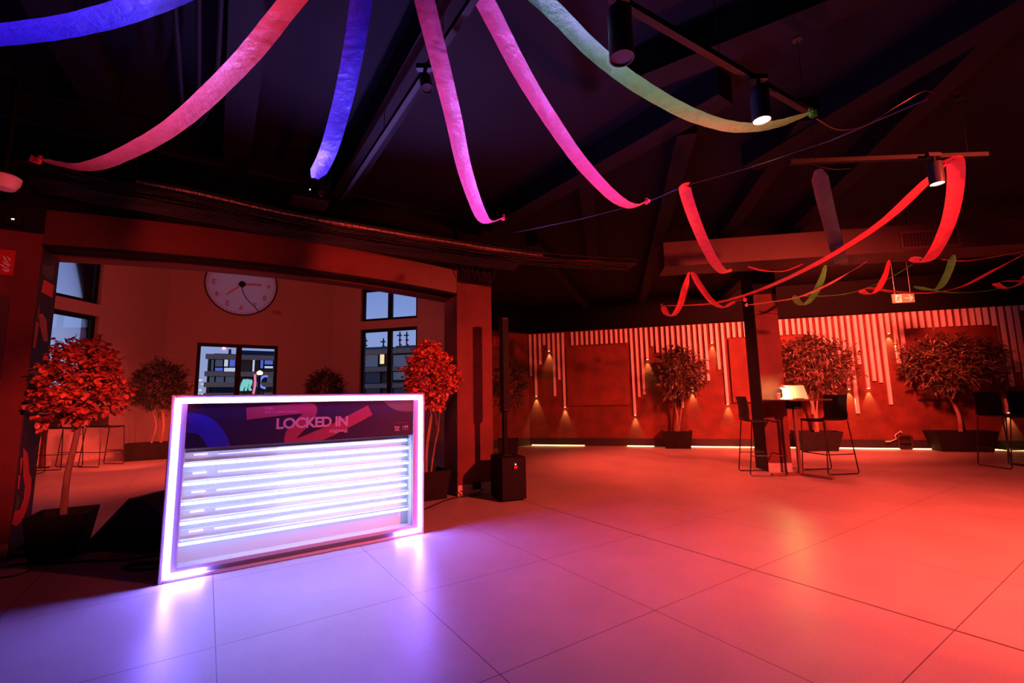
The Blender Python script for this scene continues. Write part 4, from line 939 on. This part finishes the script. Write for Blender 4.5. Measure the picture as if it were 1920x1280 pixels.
# ================================================================= bar stools and high table
def make_stool(label, loc, rz, grp):
    t = thing('bar_stool', label, 'bar stool', loc, rz, grp)
    W = .235; M_fr = mat('stool_frame', (.02, .012, .012), .35, metal=.2); M_st = mat('stool_shell', (.010, .008, .008), .55, spec=.3)
    zs = .76
    for s_ in (-1, 1):               # sled side frames, seat faces -y
        x0 = s_ * (W - .015); x1 = s_ * W
        m = MB(); m.tube([(x0, -.19, zs - .01), (x1, -.235, .03), (x1, -.225, .009), (x1, .235, .009), (x1, .25, .03), (x0, .17, zs - .01)], .0085, 8); m.build('sled_leg', M_fr, t, smooth=True)
    m = MB(); m.tube([(-W, -.222, .28), (W, -.222, .28)], .008, 8); m.build('footrest', M_fr, t)
    for s_ in (-1, 1): m = MB(); m.tube([(s_ * W, -.222, .28), (s_ * W, .225, .28)], .007, 8); m.build('side_rail', M_fr, t)
    m = MB(); P = []; nx = 9
    prof = [(-.21, zs - .012), (-.20, zs + .004), (-.10, zs), (.05, zs - .004), (.15, zs), (.20, zs + .015)]
    for y, z in prof:
        for i in range(nx): f_ = i / (nx - 1) * 2 - 1; P.append((f_ * .215, y, z + .010 * f_ * f_))
    n = len(P); P += [(x, y, z - .014) for x, y, z in P]; f = []
    for j in range(len(prof) - 1):
        for i in range(nx - 1): a = j * nx + i; f += [(a, a + 1, a + nx + 1, a + nx), (n + a, n + a + nx, n + a + nx + 1, n + a + 1)]
    R = len(prof)
    for i in range(nx - 1): f += [(i, n + i, n + i + 1, i + 1), ((R - 1) * nx + i, (R - 1) * nx + i + 1, n + (R - 1) * nx + i + 1, n + (R - 1) * nx + i)]
    for j in range(R - 1): f += [(j * nx, (j + 1) * nx, n + (j + 1) * nx, n + j * nx), (j * nx + nx - 1, n + j * nx + nx - 1, n + (j + 1) * nx + nx - 1, (j + 1) * nx + nx - 1)]
    m.add(P, f); m.build('seat', M_st, t, smooth=True)
    m = MB(); P = []; prof = [(.185, zs), (.212, zs + .05), (.205, zs + .15), (.215, zs + .27), (.235, zs + .36)]
    for y, z in prof:
        for i in range(nx): f_ = i / (nx - 1) * 2 - 1; P.append((f_ * .205, y - .02 * f_ * f_, z))
    n = len(P); P += [(x, y + .014, z) for x, y, z in P]; f = []; R = len(prof)
    for j in range(R - 1):
        for i in range(nx - 1): a = j * nx + i; f += [(a, a + 1, a + nx + 1, a + nx), (n + a, n + a + nx, n + a + nx + 1, n + a + 1)]
        f += [(j * nx, (j + 1) * nx, n + (j + 1) * nx, n + j * nx), (j * nx + nx - 1, n + j * nx + nx - 1, n + (j + 1) * nx + nx - 1, (j + 1) * nx + nx - 1)]
    for i in range(nx - 1): f += [(i, n + i, n + i + 1, i + 1), ((R - 1) * nx + i, (R - 1) * nx + i + 1, n + (R - 1) * nx + i + 1, n + (R - 1) * nx + i)]
    m.add(P, f); m.build('backrest', M_st, t, smooth=True)
    return t
# seat faces local -y; front of stool one faces +x (towards the table): rotation +90 deg turns -y to +x
s1 = make_stool('black sled-leg bar stool left of the high table, facing right', (3.62, 6.83, 0), radians(82), 'bar stools at the high table')
dup(s1, (4.60, 6.84, 0), radians(-82), 'black sled-leg bar stool right of the high table, facing left', 'bar stools at the high table')
dup(s1, (7.40, 6.98, 0), 0, 'black bar stool in front of the wide-crowned tree, facing the camera', 'bar stools at the right edge')
dup(s1, (7.98, 7.04, 0), radians(-3), 'black bar stool cut by the right picture edge', 'bar stools at the right edge')
dup(s1, (-8.10, 9.15, 0), radians(80), 'black bar stool frame in the annex under the tree, nearest the long planter', 'bar stools in the annex')
dup(s1, (-8.62, 8.82, 0), radians(95), 'black bar stool frame in the annex, middle one behind the tree trunk', 'bar stools in the annex')
dup(s1, (-8.55, 8.05, 0), radians(20), 'black bar stool frame in the annex close to the painted jamb', 'bar stools in the annex')
t = thing('high_table', 'dark high table in the annex behind the front tree', 'table', (-9.12, 8.75, 0), radians(-4))
m = MB(); m.box((-.18, -.32, 1.02), (.18, .32, 1.05)); m.build('table_top', M_black, t, bevel=.004)
for y in (-.22, .22): m = MB(); m.box((-.03, y - .03, .02), (.03, y + .03, 1.02)); m.build('leg', mat('table_leg_dark', (.08, .03, .03), .5), t)
for y in (-.22, .22): m = MB(); m.box((-.14, y - .04, 0), (.14, y + .04, .02)); m.build('foot', M_black, t)
p = F(226, 862); t = tag(None, None, None) if False else thing('small_box', 'small pale box on the floor left of the annex planter', 'box', (p.x - .1, p.y + .5, 0), radians(5))
m = MB(); m.box((-.14, -.12, 0), (.14, .12, .17)); m.build('box_body', mat('box_card', (.25, .18, .17), .7), t, bevel=.004)
m = MB(); m.box((-.145, -.125, .17), (.145, .125, .185)); m.build('lid', MATS['box_card'], t)

TT = Vector((3.88, 6.62, 0)); ht_ = thing('high_table', 'dark rectangular high table between two bar stools beside the pillar', 'table', TT, radians(4))
M_top = mat('table_top_dark', (.09, .05, .045), .3); M_leg = mat('table_leg_bronze', (.16, .08, .065), .4)
m = MB(); m.box((-.12, -.32, 1.045), (.50, .31, 1.067)); m.build('table_top', M_top, ht_, bevel=.003)
m = MB(); m.box((.10, -.09, .93), (.22, .09, 1.045)); m.build('under_bracket', M_black, ht_, bevel=.003)
for dx, dy in ((.14, -.03), (.185, .03)): m = MB(); m.box((dx - .018, dy - .018, .03), (dx + .018, dy + .018, .95)); m.build('leg', M_leg, ht_, bevel=.002)
m = MB(); m.bar((.16, 0, .018), (-.26, .0, .018), .06, .034); m.bar((.16, 0, .018), (.32, -.42, .018), .06, .034); m.bar((.16, 0, .018), (.42, .30, .018), .06, .034); m.build('foot', M_leg, ht_)
# things on the table
def tp(px, py=748, z=1.067): return F(px, py, z)
base = TT
def T3(x, y): r = radians(4); return (TT.x + x * cos(r) - y * sin(r), TT.y + x * sin(r) + y * cos(r), 1.067)
lp = thing('table_lamp', 'small white table lamp glowing on the high table', 'table lamp', T3(.03, .02), 0)
M_lw = mat('lamp_white', (.85, .85, .85), .4)
m = MB(); m.lathe([(.048, 0), (.045, .008), (.012, .03), (.009, .05), (.009, .17)], 24); m.build('lamp_base', M_lw, lp, smooth=True)
m = MB(); m.lathe([(.008, .21), (.02, .19), (.065, .172), (.068, .168), (.064, .168), (.018, .184)], 28); m.build('lamp_shade', M_lw, lp, smooth=True)
m = MB(); m.lathe([(.002, .150), (.020, .152), (.020, .164), (.004, .168)], 18); m.build('bulb', mat('lamp_bulb', (1, 1, 1), .3, emit=(1, .62, .25), strength=60), lp)
q = T3(.03, .02); point('table_lamp_glow', (q[0], q[1], q[2] + .135), 24, (1, .80, .26), .02)
bk = thing('menu_stand', 'pale lined menu card propped up on the high table beside the lamp', 'menu card', T3(.09, .08), radians(0))
m = MB(); P = [(0, 0, 0), (.35, 0, 0), (.325, .05, .20), (.0, .05, .20)]; P2 = [(x, y + .004, z) for x, y, z in P]
m.add(P + P2, [(0, 1, 2, 3), (7, 6, 5, 4), (0, 4, 5, 1), (1, 5, 6, 2), (2, 6, 7, 3), (3, 7, 4, 0)]); m.build('card', mat('menu_card', (.8, .75, .68), .6), bk)
m = MB()
for k in range(9):
    z = .02 + k * .020; m.bar((.01, z * .25 - .0015, z), (.33 - z * .1, z * .25 - .0015, z), .0018, .001, (0, 1, 0))
m.build('printed_lines', mat('menu_lines', (.45, .3, .28), .6), bk)
m = MB(); m.bar((.16, .052, .18), (.16, .12, .004), .03, .004); m.build('stand', M_black, bk)
o = MB(); o.box((-.07, -.03, 0), (.07, .03, .012)); o = o.build('phone', M_black, bevel=.004); q = T3(.21, -.05); o.location = (q[0], q[1], 1.0675); o.rotation_euler.z = .1
tag(o, 'flat black phone lying in front of the menu card on the high table', 'phone')
c_ = thing('cup', 'pale paper cup on the high table at the pillar side', 'cup', T3(-.075, -.02), 0)
m = MB(); m.lathe([(.026, 0), (.032, .085), (.030, .085), (.025, .005)], 20); m.build('cup_body', mat('paper_cup', (.75, .6, .55), .6), c_, smooth=True)
m = MB(); m.lathe([(.034, .083), (.034, .090), (.02, .093)], 20); m.build('lid', M_lw, c_)

# bollard-like lamp by the far wall
WN = Vector((cos(radians(WAZ)), -sin(radians(WAZ)), 0)); WF = WA + WN * .07
p = V(1697, 822, WF, WAZ); t = thing('floor_lantern', 'dark open-framed lantern leaning on the skirting of the far wall', 'lantern', (p.x, p.y, 0), RZ(WAZ))
def rrect(x0, z0, x1, z1, r, n=4):
    out = []
    for cx, cz, a in ((x1 - r, z0 + r, -90), (x1 - r, z1 - r, 0), (x0 + r, z1 - r, 90), (x0 + r, z0 + r, 180)):
        for k in range(n + 1): b_ = radians(a + 90 * k / n); out.append((cx + r * cos(b_), 0, cz + r * sin(b_)))
    return out
m = MB(); m.tube(rrect(-.11, .02, .11, .27, .04), .022, 8, closed=True); m.build('frame', mat('lantern_frame', (.03, .015, .014), .5), t, smooth=True)
m = MB(); m.box((-.09, -.01, .13), (.09, .015, .15)); m.build('crossbar', MATS['lantern_frame'], t)
o = MB(); o.tube(catmull([V(x, y, WF, WAZ) for x, y in ((1666, 827), (1672, 826), (1680, 822), (1678, 816), (1684, 811), (1689, 808), (1691, 811))], 5), .007, 6); q = V(1666, 827, WF, WAZ); o.box((q.x - .05, q.y - .02, q.z - .015), (q.x + .03, q.y + .02, q.z + .012))
o = o.build('white_cable', mat('white_cord', (.85, .8, .8), .5)); tag(o, 'short white cable with a plug hanging beside the floor lantern', 'cable')

# ================================================================= floor cables
def cable(label, pts, r=.006, grp=None, loops=None, material=None):
    m = MB()
    P = [F(x, y, .006) for x, y in pts]; m.tube(catmull(P, 8), r, 6)
    o = m.build('floor_cable', material or M_wire, smooth=True); return tag(o, label, 'cable', grp)
cable('black cable running along the floor in front of the tree planter and stage monitor', ((-30, 1072), (30, 1058), (90, 1056), (160, 1052), (230, 1050), (262, 1046), (300, 1040)), .008)
cable('thin black cable at the lower left edge curling from the left pillar', ((-20, 1085), (30, 1078), (60, 1066), (40, 1058), (10, 1066)), .005)
def coil(label, cx, cy, rx, ry, n, r=.005, seed=0):
    rn = random.Random(seed); c = F(cx, cy, 0); m = MB(); P = []
    for k in range(n * 14):
        a = 2 * pi * k / 14; f_ = 1 + .12 * sin(k * .31 + seed)
        P.append((c.x + rx * cos(a) * f_, c.y + ry * sin(a) * f_ + .01 * sin(k * .7), r + .010 * (k // 14) * (.6 + .4 * sin(a))))
    m.tube(P, r, 6); o = m.build('cable_coil', M_wire, smooth=True); return tag(o, label, 'cable')
coil('loose coil of black cable at the lower left corner of the counter', 272, 1064, .14, .06, 3, .006, 1)
coil('pile of coiled black cable between the left pillar and the planter', 45, 1036, .13, .12, 5, .006, 4)
coil('small tangle of cable between the planter and the stage monitor', 166, 1032, .06, .06, 4, .005, 7)
cable('black cable trailing from behind the counter to the right pillar', ((795, 955), (830, 940), (858, 932), (885, 930), (905, 926)), .008)
o = MB(); o.tube(catmull([Vector((CR.x + .03, CR.y - .02, .07)), Vector((CR.x + .12, CR.y - .02, .03)), Vector((CR.x + .22, CR.y + .0, .03)), Vector((CR.x + .32, CR.y - .02, .09))], 6), .007, 6)
tag(o.build('power_cable', M_wire, smooth=True), 'black power cable sagging in front of the plinth of the right pillar', 'cable')
o = thing('power_box', 'black socket box at the foot of the right pillar beside the subwoofer', 'socket box', CR + dirv(HA) * .20 + Vector((0, 0, 0)), RZ(HA))
m = MB(); m.box((0, -.05, .06), (.09, -.001, .14)); m.build('housing', M_black, o, bevel=.004); m = MB(); m.box((.02, -.056, .085), (.07, -.05, .115)); m.build('cover', M_wire, o)
# cables bundled over the right pillar
for k in range(6):
    m = MB(); q = CR + dirv(HA) * (.02 + .08 * k) + Vector((.02, -.05, 0))
    m.tube(catmull([(q.x - .1, q.y + .0, 3.0), (q.x - .06, q.y - .04, 2.85), (q.x + .03 * sin(k), q.y - .03, 2.72), (q.x + .05, q.y - .01, 2.66), (q.x + .1, q.y, 2.80), (q.x + .14, q.y, 3.0)], 5), .006, 5)
    tag(m.build('hanging_cable', M_wire), 'black cable looping down above the right pillar, %s from the left' % ORD[k], 'cable', 'cable loops above the right pillar')

# ================================================================= outside: buildings beyond the windows
M_conc = mat('facade_brown', (.16, .085, .05), .85, emit=(.25, .16, .12), strength=.0); M_band = mat('facade_band', (.42, .26, .15), .8)
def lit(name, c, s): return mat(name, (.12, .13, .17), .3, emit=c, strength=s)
K_w = lit('office_white', (.75, .85, 1), .8); K_b = lit('office_blue', (.12, .16, .75), .8); K_g = lit('office_grey', (.30, .34, .52), .16); K_d = mat('dark_glass', (.03, .04, .07), .15); K_y = lit('office_yellow', (1, .75, .35), 1.2)
def facade(label, depth, az, ref, x0, x1, bands, wins, zb, roofs=(), name='building', dpt=6):
    # ref: world point on the facade; x0..x1 along it; z in metres; wins: (x0,x1,z0,z1,material)
    t = thing(name, label, 'building', (ref[0], ref[1], 0), RZ(az), 'buildings outside the annex windows')
    m = MB(); m.box((x0, .15, zb), (x1, dpt, bands[0])); m.build('wall', M_conc, t)
    for z in bands: m = MB(); m.box((x0 - .1, -.25, z - .16), (x1 + .1, .15, z + .10)); m.build('floor_slab', M_band, t)
    for a, b, c, d, mt in wins:
        m = MB(); m.box((a, .08, c), (b, .16, d)); w_ = m.build('window', mt, t)
        m = MB(); ring(m, (a - .06, c - .06, b + .06, d + .06), (a, c, b, d), .04, .10); n_ = max(1, int((b - a) / 1.0))
        for k in range(1, n_): x = a + (b - a) * k / n_; m.box((x - .04, .04, c), (x + .04, .10, d))
        m.build('frame', M_frame, w_)
    for a, b, c, d in roofs: m = MB(); m.box((a, .6, c), (b, 2.5, d)); m.build('roof_structure', K_d, t)
    return t
# plane square to the view through window 3, 30 m out
DQ = 30.0; az3 = -31.0 + 90
r3 = ray(446, 757); r3 = Vector((r3.x, r3.y, 0)).normalized() * DQ
def f3(px, py): q = V(px, py, r3, az3); d = q - Vector((r3.x, r3.y, 0)); return d.x * sin(radians(az3)) + d.y * cos(radians(az3)), q.z
def rect3(x0, y0, x1, y1, mt): a = f3(x0, y1); b = f3(x1, y0); return (a[0], b[0], a[1], b[1], mt)
xa = f3(388, 700)[0]
facade('flat-roofed office block with lit windows seen through the middle annex window', DQ, az3, r3, xa, f3(560, 700)[0],
       [f3(420, 668)[1], f3(420, 700)[1], f3(420, 720)[1], f3(420, 740)[1]],
       [rect3(395, 674, 401, 695, K_g), rect3(403, 674, 418, 687, K_g), rect3(403, 689, 418, 695, K_b), rect3(420, 674, 428, 687, K_w), rect3(420, 689, 441, 696, K_w), rect3(430, 674, 441, 687, K_b),
        rect3(473, 674, 478, 696, K_w), rect3(488, 674, 494, 690, K_b), rect3(496, 674, 512, 684, K_b), rect3(496, 685, 512, 690, K_w), rect3(392, 706, 402, 718, K_g), rect3(404, 706, 420, 718, K_g), rect3(422, 706, 440, 718, K_g), rect3(500, 704, 512, 718, K_g),
        rect3(395, 724, 440, 736, K_d)], -8,
       [(f3(400, 660)[0], f3(455, 660)[0], f3(420, 668)[1], f3(420, 661)[1]), (f3(428, 660)[0], f3(433, 660)[0], f3(420, 664)[1], f3(420, 652)[1]), (f3(445, 660)[0], f3(560, 660)[0], f3(470, 668)[1], f3(470, 655)[1])])
az5 = 105.5 - 4; r5 = ray(729, 753); r5 = Vector((r5.x, r5.y, 0)).normalized() * 27
def f5(px, py): q = V(px, py, r5, az5); d = q - Vector((r5.x, r5.y, 0)); return d.x * sin(radians(az5)) + d.y * cos(radians(az5)), q.z
def rect5(x0, y0, x1, y1, mt): a = f5(x0, y1); b = f5(x1, y0); return (a[0], b[0], a[1], b[1], mt)
facade('building with pale floor slabs and balcony windows seen through the right annex window', 27, az5, r5, f5(640, 700)[0], f5(850, 700)[0],
       [f5(729, 658)[1], f5(729, 691)[1], f5(729, 722)[1], f5(729, 752)[1]],
       [rect5(683, 664, 708, 688, K_g), rect5(711, 664, 720, 682, K_y), rect5(736, 664, 775, 688, K_g), rect5(683, 696, 712, 718, K_d), rect5(736, 696, 775, 712, K_g), rect5(684, 727, 712, 748, K_d), rect5(736, 727, 775, 748, K_d)], -8,
       [(f5(640, 650)[0], f5(725, 650)[0], f5(700, 658)[1], f5(700, 648)[1]), (f5(733, 650)[0], f5(850, 650)[0], f5(760, 658)[1], f5(760, 645)[1])])
def mast(label, px, y0, y1, dist):
    r = ray(px, 700); p = Vector((r.x, r.y, 0)).normalized() * dist; s_ = dist / FPX
    r0 = V(px, y0, p, azi((0, 0), p) + 90).z; r1 = V(px, y1, p, azi((0, 0), p) + 90).z
    m = MB(); m.tube([(p.x, p.y, r1 - .6), (p.x, p.y, r0)], .045, 6)
    for k in range(3): z = r0 - .25 - .3 * k; m.box((p.x - .18 + .1 * k, p.y - .04, z), (p.x + .12, p.y + .04, z + .07))
    tag(m.build('antenna_mast', M_black), label, 'antenna', 'rooftop masts seen through the right annex window')
mast('rooftop mast left of the mullion in the right annex window', 718, 634, 648, 29); mast('thin rooftop mast at the left of the right annex window', 684, 632, 650, 29)
mast('rooftop mast right of the mullion in the right annex window', 749, 622, 645, 29); mast('rooftop mast furthest right in the right annex window', 762, 622, 645, 29)
# hill behind
m = MB(); P = []; n = 40
for k in range(n + 1):
    a = radians(-60 + 60 * k / n); d = 150; h_ = 20 + 7 * noise.noise(Vector((k * .35, 2, 0))) + (-8 if k < 18 else 0); P += [(d * sin(a), d * cos(a), -30), (d * sin(a), d * cos(a), h_ - 12), (1.3 * d * sin(a), 1.3 * d * cos(a), -30)]
for k in range(n): pass
m.add(P, [f_ for k in range(n) for f_ in ((3 * k, 3 * k + 3, 3 * k + 4, 3 * k + 1), (3 * k + 1, 3 * k + 4, 3 * k + 5, 3 * k + 2))])
struct(m.build('hills', mat('hill', (.06, .07, .12), .9)))
# neon signs
def neon(label, px, py, strokes, color, sc):
    dist = 24; r = ray(px, py); p = Vector((0, 0, H)) + r * (dist / hypot(r.x, r.y)); t = thing('neon_sign', label, 'neon sign', p, RZ(az3), 'neon signs seen through the middle annex window')
    m = MB()
    for st in strokes: m.tube(catmull([(x * sc, 0, z * sc) for x, z in st], 5), .055, 6)
    m.build('neon_tube', mat('neon_' + label.split()[0], (1, 1, 1), .4, emit=color, strength=.8), t)
    m = MB(); m.box((-.02 * sc, .1, -.9 * sc), (1 * sc, .2, -.8 * sc)); m.box((.4 * sc, .1, -9 * sc), (.5 * sc, .2, -.8 * sc)); m.build('sign_bracket', M_black, t)
neon('green script m neon sign glowing outside the middle annex window', 452, 722, [[(-.1, -.6), (.15, .3), (.25, .55), (.35, .4), (.1, -.6)], [(.25, -.2), (.5, .5), (.65, .5), (.55, .0), (.45, -.6)], [(.6, .1), (.8, .5), (.95, .4), (.8, -.2), (.85, -.5), (1.0, -.4)]], (.12, .65, .38), .42)
neon('blue crescent neon sign glowing outside the middle annex window', 486, 716, [[(.75, .6), (.35, .55), (.1, .2), (.05, -.2), (.25, -.5), (.6, -.65)]], (.15, .22, 1), .45)
neon('red upright neon sign glowing outside the middle annex window', 470, 720, [[(.3, .9), (.35, .0), (.25, -.9)]], (1, .1, .05), .5)
r = ray(487, 699); p = Vector((0, 0, H)) + r * (22 / hypot(r.x, r.y)); t = thing('street_lamp', 'orange street lamp glowing outside the middle annex window', 'street lamp', (p.x, p.y, -8), 0)
m = MB(); m.tube([(0, 0, 0), (0, 0, p.z + 8)], .05, 8); m.build('pole', M_black, t)
m = MB(); m.lathe([(.02, -.1), (.11, -.04), (.11, .04), (.02, .1)], 16, (0, 0, p.z + 8)); m.build('lamp_head', mat('street_bulb', (1, 1, 1), .4, emit=(1, .35, .12), strength=14), t)
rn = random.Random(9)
m = MB(); r = ray(392, 728); p = Vector((0, 0, H)) + r * (60 / hypot(r.x, r.y))  # glowing specks added in place of reflections in the window glass
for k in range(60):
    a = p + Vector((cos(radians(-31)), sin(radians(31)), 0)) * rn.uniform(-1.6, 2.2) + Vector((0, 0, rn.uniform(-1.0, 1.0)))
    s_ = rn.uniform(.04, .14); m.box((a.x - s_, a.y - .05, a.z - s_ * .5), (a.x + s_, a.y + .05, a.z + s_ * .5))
tag(m.build('reflection_specks', lit('speck_glow', (.55, .7, 1), 1.6)), 'blue-white glowing specks standing in for reflections low in the middle annex window', 'lights', None, 'stuff')
